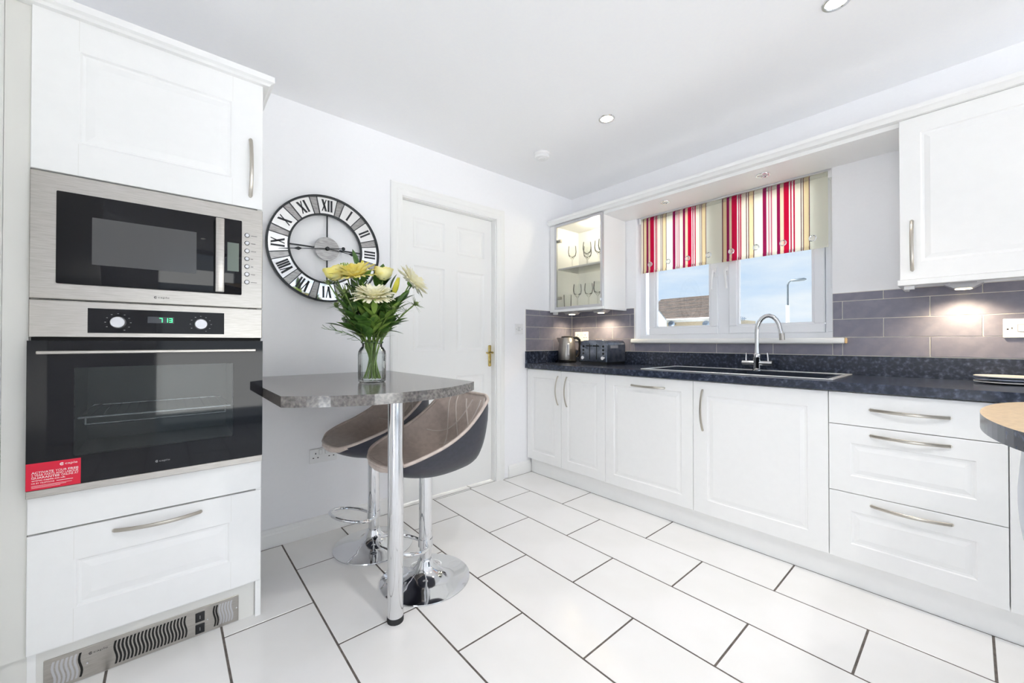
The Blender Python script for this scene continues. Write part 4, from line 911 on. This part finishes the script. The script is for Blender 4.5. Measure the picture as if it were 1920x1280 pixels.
for h in range(12):
    a = R(30 * h); hw = R(10.5)
    pt = obj('numeral_plate', sector(a - hw, a + hw, 0.200, CR - 0.0105, -0.002, 0.0005), M['mirror'], ck)
    bm = bmesh.new(); s_ = NUM[h]; tot = sum(WD[c] for c in s_); sc = min(1.0, 0.062 / tot); t = -tot * sc / 2; r0, r1 = 0.213, 0.278
    for c in s_:
        w = WD[c] * sc; m_ = t + w / 2
        if c == 'I':
            stroke(bm, a, m_, r0, m_, r1, 0.0098)
            for rr in (r0, r1 - 0.002): stroke(bm, a, m_, rr, m_, rr + 0.002, 0.0125 * max(sc, 0.8))
        elif c == 'V':
            stroke(bm, a, m_, r0, m_ - w * 0.32, r1, 0.0108); stroke(bm, a, m_, r0, m_ + w * 0.32, r1, 0.0050)
        else:
            stroke(bm, a, m_ + w * 0.32, r0, m_ - w * 0.32, r1, 0.0108); stroke(bm, a, m_ - w * 0.32, r0, m_ + w * 0.32, r1, 0.0050)
        t += w
    obj('numeral', bm, M['iron'], pt)
    obj('spacer_plate', sector(a + hw + R(0.9), a + R(30) - hw - R(0.9), 0.200, CR - 0.0105, -0.004, -0.002), M['clock_metal'], ck)
    for e_ in (-1, 1):
        bm = bmesh.new(); stroke(bm, a + e_ * (hw + R(0.45)), 0, 0.198, 0, CR - 0.008, 0.0042); obj('divider', bm, M['iron'], ck)
for k in range(4):
    bm = bmesh.new(); stroke(bm, R(90 * k), 0, 0.062, 0, 0.192, 0.0085); obj('spoke', bm, M['iron'], ck)
obj('centre_disc', lathe([(0, 0.0), (0.066, 0.0), (0.066, 0.004), (0.0, 0.004)], (cxk, YK, czk), 48, fn=lambda x, y, h: (x, -h, y)), M['clock_metal'], ck)
def hand(name, ang, tip, spade, tail, d):
    bm = bmesh.new(); o = FA(YK - d)
    def S_(t0, r0, t1, r1, w0, w1): add_prism(bm, [polar(ang, r0, t0 - w0 / 2), polar(ang, r0, t0 + w0 / 2), polar(ang, r1, t1 + w1 / 2), polar(ang, r1, t1 - w1 / 2)], o, 0, 0.0018)
    S_(0, -tail, 0, spade, 0.0042, 0.0036); S_(0, spade - 0.016, 0, spade, 0.004, 0.019); S_(0, spade, 0, spade + 0.020, 0.019, 0.005); S_(0, spade + 0.02, 0, tip, 0.005, 0.001)
    add_lathe(bm, [(0, 0), (0.010, 0), (0.010, 0.0018), (0, 0.0018)], Vector(o(*polar(ang, -tail))), 16, fn=lambda x, y, h: (x, -h, y)) if tail > 0.05 else None
    obj(name, bm, M['iron'], ck)
hand('minute_hand', R(262.3), 0.244, 0.150, 0.088, 0.010)
hand('hour_hand', R(97.0), 0.190, 0.135, 0.010, 0.014)
obj('hub', lathe([(0, 0.020), (0.009, 0.020), (0.011, 0.016), (0.011, 0.004)], (cxk, YK, czk), 20, fn=lambda x, y, h: (x, -h, y)), M['iron'], ck, smooth=True)
obj('wall_fixing', box(cxk - 0.015, cxk + 0.015, YK + 0.010, YB - 0.0005, czk + CR - 0.012, czk + CR - 0.004), M['iron'], ck)

# ================================================================== VASE AND FLOWERS
vx, vy, vz = 0.6960, 1.766, ZT1 + 0.0005
va = thing('vase', 'ribbed clear glass jar vase half filled with water', 'vase', (vx, vy, vz))
rib = lambda a, h: 1 + (0.012 * math.cos(28 * a) if 0.01 < h < 0.125 else 0)
VO = [(0.0, 0.0), (0.052, 0.0), (0.058, 0.006), (0.059, 0.02), (0.0595, 0.07), (0.0595, 0.122), (0.058, 0.138), (0.050, 0.153), (0.043, 0.160), (0.043, 0.172), (0.048, 0.176), (0.048, 0.181), (0.044, 0.183)]
VI = [(0.0395, 0.181), (0.0395, 0.160), (0.047, 0.150), (0.055, 0.136), (0.0562, 0.120), (0.0562, 0.02), (0.050, 0.010), (0.0, 0.010)]
obj('jar', lathe(VO + VI, (vx, vy, vz), 112, rib=rib), M['vase'], va, smooth=True, angle=50)
obj('water', lathe([(0.0, 0.0105), (0.050, 0.0108), (0.0555, 0.02), (0.0555, 0.130), (0.0, 0.130)], (vx, vy, vz), 40), M['water'], va, smooth=True)
VB = Vector((vx, vy, vz))
IR = Vector((0.756, -0.655, 0)); ID = Vector((0.655, 0.756, 0))       # to the right / away, as seen from the room
def bq(sx, h, dz=0.0): return VB + IR * sx + ID * dz + Vector((0, 0, h))
def stem_path(tip, base_off, n=12):
    p0 = VB + base_off + Vector((0, 0, 0.016)); neck = VB + Vector((0, 0, 0.172)) + (tip - VB - Vector((0, 0, tip.z - VB.z))) * 0.20
    out = []
    for k in range(n + 1):
        t = k / n; m_ = neck * 2 - (p0 + tip) * 0.5; out.append(p0 * (1 - t) ** 2 + m_ * 2 * t * (1 - t) + tip * t * t)
    return out
def rnd_base(): a = random.uniform(0, 6.28); r = random.uniform(0.008, 0.044); return Vector((r * math.cos(a), r * math.sin(a), 0))
def add_leaf(bm, p, d, L_, W_, up=Vector((0, 0, 1)), curl=0.25):
    d = d.normalized(); s_ = d.cross(up)
    if s_.length < 1e-3: s_ = Vector((1, 0, 0))
    s_.normalize(); n_ = s_.cross(d).normalized(); rows_ = []
    for k in range(7):
        t = k / 6; w = W_ * math.sin(math.pi * min(1, 0.04 + t * 0.96)) ** 0.8 * (1 - 0.25 * t); c = p + d * L_ * t - n_ * (curl * L_ * t * t)
        rows_.append([c - s_ * w + n_ * w * 0.25, c, c + s_ * w + n_ * w * 0.25])
    add_grid(bm, rows_)
def bloom_mum(c, axis, r, m, parent, layers=((1.0, 30, -0.10), (1.0, 28, 0.18), (0.92, 26, 0.45), (0.80, 22, 0.72), (0.62, 16, 1.0), (0.45, 9, 1.3))):
    axis = axis.normalized(); e1 = axis.orthogonal().normalized(); e2 = axis.cross(e1); bm = bmesh.new()
    for f_, n, el in layers:
        for k in range(n):
            a = 2 * math.pi * k / n + random.uniform(-0.12, 0.12); L_ = r * f_ * random.uniform(0.88, 1.08); rad = e1 * math.cos(a) + e2 * math.sin(a); d = (rad * math.cos(el) + axis * math.sin(el)).normalized()
            s_ = axis.cross(rad).normalized(); rows_ = []
            for q_ in range(5):
                t = q_ / 4; w = r * 0.085 * (0.5 + 0.7 * t) * (1.0 if t < 0.9 else 0.45); p = c + rad * r * 0.06 + d * L_ * t + axis * (0.16 * L_ * math.sin(t * 2.2))
                rows_.append([p - s_ * w + axis * w * 0.4, p, p + s_ * w + axis * w * 0.4])
            add_grid(bm, rows_)
    o = obj('bloom', bm, m, parent, smooth=True, angle=60)
    obj('calyx', lathe([(0, -0.012), (0.010, -0.008), (0.015, 0.0), (0.010, 0.006), (0, 0.007)], c, 12, fn=lambda x, y, h: tuple(e1 * x + e2 * y + axis * h)), M['leaf'], parent, smooth=True)
    return o
def flower(name, label, tip, kind, axis, r=0.05, m=None, leaves=2):
    t = thing(name, label, 'flower', (tip.x, tip.y, vz + 0.02), group='flowers in the vase')
    P_ = stem_path(tip, rnd_base()); obj('stem', tube(P_, 0.0030, 7), M['stem'], t, smooth=True)
    ax = axis.normalized(); e1 = ax.orthogonal().normalized(); e2 = ax.cross(e1); loc = lambda x, y, h: tuple(e1 * x + e2 * y + ax * h)
    if kind == 'mum': bloom_mum(tip, axis, r, m, t)
    elif kind == 'rose':
        for ly, (rr, hh) in enumerate(((1.0, 1.0), (0.78, 1.05), (0.55, 1.08), (0.3, 1.08))):
            bm = bmesh.new(); rows_ = []
            for q_ in range(7):
                h = q_ / 6; rw_ = r * rr * (0.35 + 0.75 * math.sin(min(1, h * 1.15) * 1.9) ** 0.8) * (1 + (0.12 if q_ == 6 and ly < 2 else 0))
                rows_.append([tip + Vector(loc(rw_ * math.cos(6.2832 * k / 20) * (1 + 0.05 * math.sin(3 * 6.2832 * k / 20 + ly * 2)), rw_ * math.sin(6.2832 * k / 20), r * 1.45 * hh * h + 0.004 * math.sin(3 * 6.2832 * k / 20 + ly) * h)) for k in range(21)])
            add_grid(bm, rows_); obj('petal_layer', bm, m, t, smooth=True, angle=70)
        bm = bmesh.new()
        for k in range(5): add_leaf(bm, tip, e1 * math.cos(k * 1.257) + e2 * math.sin(k * 1.257) + ax * 0.35, r * 1.1, 0.005, ax)
        obj('sepal', bm, M['leaf'], t, smooth=True)
    elif kind == 'bud':
        for k in range(3):
            a = k * 2.094; bm = bmesh.new()
            add_lathe(bm, [(0, 0), (r * 0.16, r * 0.15), (r * 0.24, r * 0.6), (r * 0.20, r * 1.2), (r * 0.08, r * 1.75), (0, r * 1.95)], tip + e1 * math.cos(a) * r * 0.10 + e2 * math.sin(a) * r * 0.10, 12, fn=loc)
            obj('petal', bm, m, t, smooth=True)
    elif kind == 'ball':
        bm = bmesh.new()
        for k in range(150):
            z_ = 1 - 1.6 * (k + 0.5) / 150; a = k * 2.39996; s_ = math.sqrt(max(0, 1 - z_ * z_)); p = tip + Vector(loc(s_ * math.cos(a) * r, s_ * math.sin(a) * r, z_ * r * 0.75))
            add_lathe(bm, [(0, -0.003), (0.0032, 0), (0, 0.0034)], p, 5, fn=loc)
        add_lathe(bm, [(0, -r * 0.5), (r * 0.8, -r * 0.3), (r * 0.9, 0.1 * r), (r * 0.6, r * 0.5), (0, r * 0.68)], tip, 14, fn=loc)
        obj('bloom', bm, m, t)
    elif kind == 'thistle':
        obj('head', lathe([(0, 0), (0.006, 0.002), (0.009, 0.010), (0.007, 0.020), (0, 0.025)], tip, 12, fn=loc), M['thistle'], t, smooth=True)
        bm = bmesh.new()
        for k in range(16):
            a = k * 2.399; el = random.uniform(0.0, 0.7); d = (e1 * math.cos(a) + e2 * math.sin(a)) * math.cos(el) + ax * math.sin(el)
            add_leaf(bm, tip + ax * 0.003, d, r * random.uniform(0.8, 1.15), 0.0024, ax, 0.05)
        obj('bract', bm, M['thistle'], t)
        bm = bmesh.new()
        for k in range(70):
            i_ = random.randint(7, 12); p = P_[i_]; a = random.uniform(0, 6.28); add_leaf(bm, p, Vector((math.cos(a), math.sin(a), random.uniform(0.1, 0.9))), random.uniform(0.035, 0.065), 0.0022, Vector((0, 0, 1)), 0.1)
        obj('needle_leaf', bm, M['thistle'], t)
    for k in range(leaves):
        i_ = random.choice((6, 7, 8, 9)); a = random.uniform(0, 6.28); bm = bmesh.new()
        add_leaf(bm, P_[i_], Vector((math.cos(a), math.sin(a), random.uniform(0.0, 0.6))), random.uniform(0.05, 0.075), random.uniform(0.010, 0.016)); obj('leaf', bm, random.choice((M['leaf'], M['leaf'], M['leaf2'])), t, smooth=True)
    return t
UPV = Vector((0, 0, 1))
PX_ = 0.00240      # metres per photo pixel at the vase, used to size the bouquet
flower('chrysanthemum', 'broad pale yellow chrysanthemum in the upper left of the bouquet', bq(-0.062, 0.462, -0.03), 'mum', UPV + IR * -0.10 - ID * 0.22, 0.098, M['petal_y'])
flower('chrysanthemum', 'cream and yellow chrysanthemum at the front centre of the bouquet', bq(0.036, 0.362, -0.085), 'mum', UPV - ID * 0.30 + IR * 0.08, 0.088, M['petal_w'])
flower('chrysanthemum', 'white chrysanthemum leaning out at the right of the bouquet', bq(0.172, 0.440, -0.01), 'mum', IR * 0.62 + UPV * 0.60 + ID * 0.15, 0.078, M['petal_w'])
flower('rose', 'pale yellow rose at the far left of the bouquet', bq(-0.150, 0.455, -0.02), 'rose', UPV - IR * 0.30 - ID * 0.1, 0.038, M['petal_y'])
flower('rose', 'pale yellow rose standing highest at the right of centre', bq(0.040, 0.462, 0.02), 'rose', UPV + IR * 0.1, 0.036, M['petal_y'])
flower('hydrangea', 'small round green flower head at the top left of the bouquet', bq(-0.138, 0.505, 0.04), 'ball', UPV - IR * 0.1, 0.050, M['petal_g'])
flower('lily', 'closed yellow lily bud at the top of the bouquet', bq(-0.060, 0.490, 0.03), 'bud', UPV + IR * 0.08, 0.034, M['bud'])
flower('lily', 'closed yellow lily bud right of centre above the front flower', bq(0.098, 0.398, 0.0), 'bud', UPV + IR * 0.30, 0.040, M['bud'])
flower('thistle', 'green spiky thistle at the left edge of the bouquet', bq(-0.170, 0.430, -0.05), 'thistle', UPV - IR * 0.4 - ID * 0.3, 0.046, None, 1)
flower('thistle', 'green spiky thistle below the pale yellow chrysanthemum', bq(-0.080, 0.385, -0.10), 'thistle', UPV - ID * 0.6, 0.050, None, 1)
flower('thistle', 'green spiky thistle low at the left of the bouquet', bq(-0.125, 0.330, -0.07), 'thistle', UPV - IR * 0.5 - ID * 0.4, 0.048, None, 1)
flower('thistle', 'green spiky thistle below the front flower at the right', bq(0.112, 0.315, -0.07), 'thistle', UPV + IR * 0.4 - ID * 0.4, 0.048, None, 1)
flower('thistle', 'green spiky thistle at the right edge below the white chrysanthemum', bq(0.190, 0.345, -0.01), 'thistle', IR * 0.8 + UPV * 0.5, 0.050, None, 1)
def sprig(label, tip, n, L_, W_, m, start=6.6):
    t = thing('foliage_sprig', label, 'foliage', (tip.x, tip.y, vz + 0.02), group='foliage in the vase')
    P_ = stem_path(tip, rnd_base()); obj('stem', tube(P_, 0.0024, 6), M['stem'], t, smooth=True)
    for k in range(n):
        i_ = start + (12 - start) * k / max(1, n - 1); p = P_[int(round(i_))]; a = k * 2.4 + random.uniform(-0.4, 0.4); bm = bmesh.new()
        i2 = max(1, min(11, int(round(i_)))); tg = (P_[i2 + 1] - P_[i2 - 1]).normalized()
        d = Vector((math.cos(a), math.sin(a), 0.25)) * 0.75 + tg * random.uniform(0.7, 1.2)
        if k == n - 1: d = P_[-1] - P_[-3]
        add_leaf(bm, p, d, L_ * random.uniform(1.0, 1.35), W_ * random.uniform(1.1, 1.5), curl=0.12); obj('leaf', bm, m, t, smooth=True)
for lab, sx, h, dz, n, L_, W_, m in (
        ('tall dark leafy sprig at the top left of the bouquet', -0.085, 0.52, 0.04, 7, 0.075, 0.013, 'leaf'),
        ('dark leafy sprig behind the tall yellow rose', 0.015, 0.475, 0.07, 10, 0.08, 0.018, 'leaf'),
        ('leafy sprig under the white chrysanthemum', 0.15, 0.4, 0.02, 10, 0.075, 0.018, 'leaf'),
        ('dark leafy sprig low at the right of the bouquet', 0.105, 0.26, -0.01, 10, 0.065, 0.021, 'leaf'),
        ('dark leafy sprig low at the left of the bouquet', -0.1, 0.24, -0.03, 10, 0.07, 0.022, 'leaf'),
        ('light green sprig in the middle of the bouquet', -0.01, 0.35, -0.04, 10, 0.085, 0.016, 'leaf2'),
        ('dark leafy sprig in the middle left of the bouquet', -0.07, 0.37, 0.02, 12, 0.085, 0.021, 'leaf'),
        ('dark leafy sprig in the middle right of the bouquet', 0.06, 0.34, 0.03, 12, 0.085, 0.021, 'leaf'),
        ('leafy sprig hanging forward over the jar neck', -0.005, 0.255, -0.09, 10, 0.065, 0.02, 'leaf'),
        ('light green sprig on the left between the thistles', -0.135, 0.38, 0.01, 10, 0.07, 0.012, 'leaf2'),
        ('light green sprig on the right between the stems', 0.09, 0.3, -0.05, 10, 0.07, 0.012, 'leaf2'),
        ('dark leafy sprig under the left rose', -0.14, 0.4, 0.0, 11, 0.075, 0.018, 'leaf'),
        ('dark leafy sprig under the broad yellow chrysanthemum', -0.045, 0.42, -0.03, 12, 0.08, 0.02, 'leaf'),
        ('dark leafy sprig behind the front chrysanthemum', 0.075, 0.415, 0.02, 11, 0.08, 0.02, 'leaf'),
        ('dark leafy sprig at the back of the bouquet', 0.0, 0.42, 0.09, 12, 0.09, 0.022, 'leaf'),
        ('dark leafy sprig at the left front of the bouquet', -0.075, 0.31, -0.08, 11, 0.075, 0.018, 'leaf'),
        ('light green sprig under the front chrysanthemum', 0.04, 0.3, -0.09, 11, 0.075, 0.013, 'leaf2'),
        ('dark leafy sprig at the right front of the bouquet', 0.125, 0.345, -0.04, 11, 0.07, 0.016, 'leaf')):
    sprig(lab, bq(sx, h, dz), n, L_, W_, M[m])
fe = thing('feathery_sprig', 'thin dark feathery sprig sticking out low at the left', 'foliage', (vx - 0.1, vy, vz + 0.02), group='foliage in the vase')
P_ = stem_path(bq(-0.182, 0.235, -0.02), rnd_base()); bm = bmesh.new(); add_tube(bm, P_, 0.0014, 6); obj('stem', bm, M['leaf'], fe)
bm = bmesh.new()
for k in range(16):
    i_ = 7 + k * 5 / 15; p = P_[min(12, int(round(i_)))]; d = (P_[-1] - P_[-3]).normalized() + Vector((0, 0, 1)) * random.uniform(-0.8, 0.8) + IR * random.uniform(-0.4, 0.4); add_tube(bm, [p, p + d.normalized() * 0.022, p + d.normalized() * 0.036 + Vector((0, 0, 0.004))], 0.0009, 5)
obj('frond', bm, M['leaf'], fe)

# ================================================================== KETTLE, TOASTER, PLATES
kt = thing('kettle', 'brushed steel jug kettle with black handle in the worktop corner', 'kettle', (2.640, 2.312, ZW1), math.radians(-41), local=True)
obj('base', lathe([(0, 0.0), (0.076, 0.0), (0.078, 0.004), (0.078, 0.018), (0.074, 0.022), (0, 0.022)], (0, 0, 0.0003), 36), M['black'], kt, smooth=True)
obj('body', lathe([(0, 0.0225), (0.075, 0.0225), (0.077, 0.030), (0.075, 0.10), (0.069, 0.165), (0.060, 0.205), (0.050, 0.216), (0, 0.216)], (0, 0, 0), 40), M['steel'], kt, smooth=True)
ld = obj('lid', lathe([(0.050, 0.2165), (0.048, 0.224), (0.020, 0.229), (0, 0.230)], (0, 0, 0), 32), M['black'], kt, smooth=True)
bm = bmesh.new(); add_prism(bm, [(0, -0.022), (0.026, 0.0), (0, 0.022)], lambda u, v, d: (-0.052 - u - 0.35 * (d - 0.18), v, d), 0.172, 0.214); obj('spout', bm, M['steel'], kt)
obj('handle', tube([(0.052, 0, 0.214), (0.085, 0, 0.214), (0.108, 0, 0.196), (0.114, 0, 0.150), (0.108, 0, 0.09), (0.092, 0, 0.055), (0.078, 0, 0.050)], [0.012, 0.012, 0.011, 0.011, 0.011, 0.010, 0.009], 10, sy=1.3), M['black'], kt, smooth=True)
obj('water_gauge', box(-0.010, 0.012, -0.0795, -0.068, 0.060, 0.165, bev=0.004), M['alu'], kt)
to = thing('toaster', 'black and steel four-slice toaster beside the kettle', 'toaster', (2.645, 1.945, ZW1))
tx0, tx1, ty0, ty1, tzz = 2.525, 2.775, 1.815, 2.070, ZW1 + 0.0005
bm = bmesh.new(); pr_ = []
for k in range(9): a = R(90 * k / 8); pr_.append((ty1 - 0.035 + 0.035 * math.sin(a) if False else ty1 - 0.040 + 0.040 * math.cos(a), tzz + 0.150 + 0.040 * math.sin(a)))
for k in range(9): a = R(90 + 90 * k / 8); pr_.append((ty0 + 0.040 + 0.040 * math.cos(a), tzz + 0.150 + 0.040 * math.sin(a)))
pr_ += [(ty0, tzz + 0.022), (ty1, tzz + 0.022)]
add_prism(bm, pr_, lambda u, v, d: (d, u, v), tx0 + 0.022, tx1); obj('body', bm, M['steel_dark'], to, smooth=True, angle=30)
ins = lambda s_: [((u - (ty0 + ty1) / 2) * s_ + (ty0 + ty1) / 2, (v - tzz - 0.1) * s_ + tzz + 0.1) for u, v in pr_]
bm = bmesh.new(); add_prism(bm, ins(0.99), lambda u, v, d: (d, u, v), tx0, tx0 + 0.0215, bev=0.004); obj('front_panel', bm, M['steel_dark'], to, smooth=True, angle=30)
obj('base', box(tx0 + 0.004, tx1 - 0.004, ty0 + 0.004, ty1 - 0.004, tzz, tzz + 0.0215), M['black'], to)
ym = (ty0 + ty1) / 2
for sgn in (-1, 1):
    obj('lever_slot', box(tx0 - 0.001, tx0 + 0.001, ym + sgn * 0.034 - 0.0035, ym + sgn * 0.034 + 0.0035, tzz + 0.040, tzz + 0.160), M['black'], to)
    obj('lever', box(tx0 - 0.020, tx0 - 0.0012, ym + sgn * 0.034 - 0.024, ym + sgn * 0.034 + 0.024, tzz + 0.142, tzz + 0.151, bev=0.003), M['black'], to)
    for k in range(3):
        obj('button', lathe([(0, 0.004), (0.008, 0.004), (0.0095, 0.0)], (tx0, ym + sgn * 0.096, tzz + 0.142 - 0.028 * k), 16, fn=lambda x, y, h: (-h, x, y)), M['black'], to, smooth=True)
    obj('browning_dial', lathe([(0, 0.012), (0.014, 0.012), (0.018, 0.002), (0.0185, 0.0)], (tx0, ym + sgn * 0.096, tzz + 0.052), 24, fn=lambda x, y, h: (-h, x, y)), M['chrome'], to, smooth=True)
    for s2 in (-1, 1): obj('bread_slot', box(tx0 + 0.06, tx1 - 0.03, ym + sgn * 0.060 + s2 * 0.022 - 0.012, ym + sgn * 0.060 + s2 * 0.022 + 0.012, tzz + 0.1895, tzz + 0.1908), M['dark_gap'], to)
obj('side_badge', box(tx0 + 0.05, tx0 + 0.15, ty0 - 0.0012, ty0 + 0.001, tzz + 0.128, tzz + 0.150, bev=0.0005), M['alu'], to)
pc = (2.672, -0.104)
for n_, (r_, z_, m_, lab) in enumerate(((0.098, 0.0, 'ceramic', 'lowest small plate of the stack on the worktop at right'), (0.096, 0.0115, 'ceramic_blue', 'middle blue-grey small plate of the stack on the worktop at right'), (0.098, 0.023, 'ceramic', 'topmost white small plate of the stack on the worktop at right'))):
    tag(obj('small_plate', lathe([(0, 0.0), (0.055, 0.0), (0.060, 0.003), (r_, 0.0075), (r_, 0.0105), (0.060, 0.0065), (0.0, 0.0055)], (pc[0], pc[1], ZW1 + 0.0004 + z_), 40), M[m_], smooth=True), lab, 'plate', 'stack of small plates')
for o in LOCALS + [o for o in bpy.data.objects if '_local' in o]:
    if '_local' in o: del o['_local']
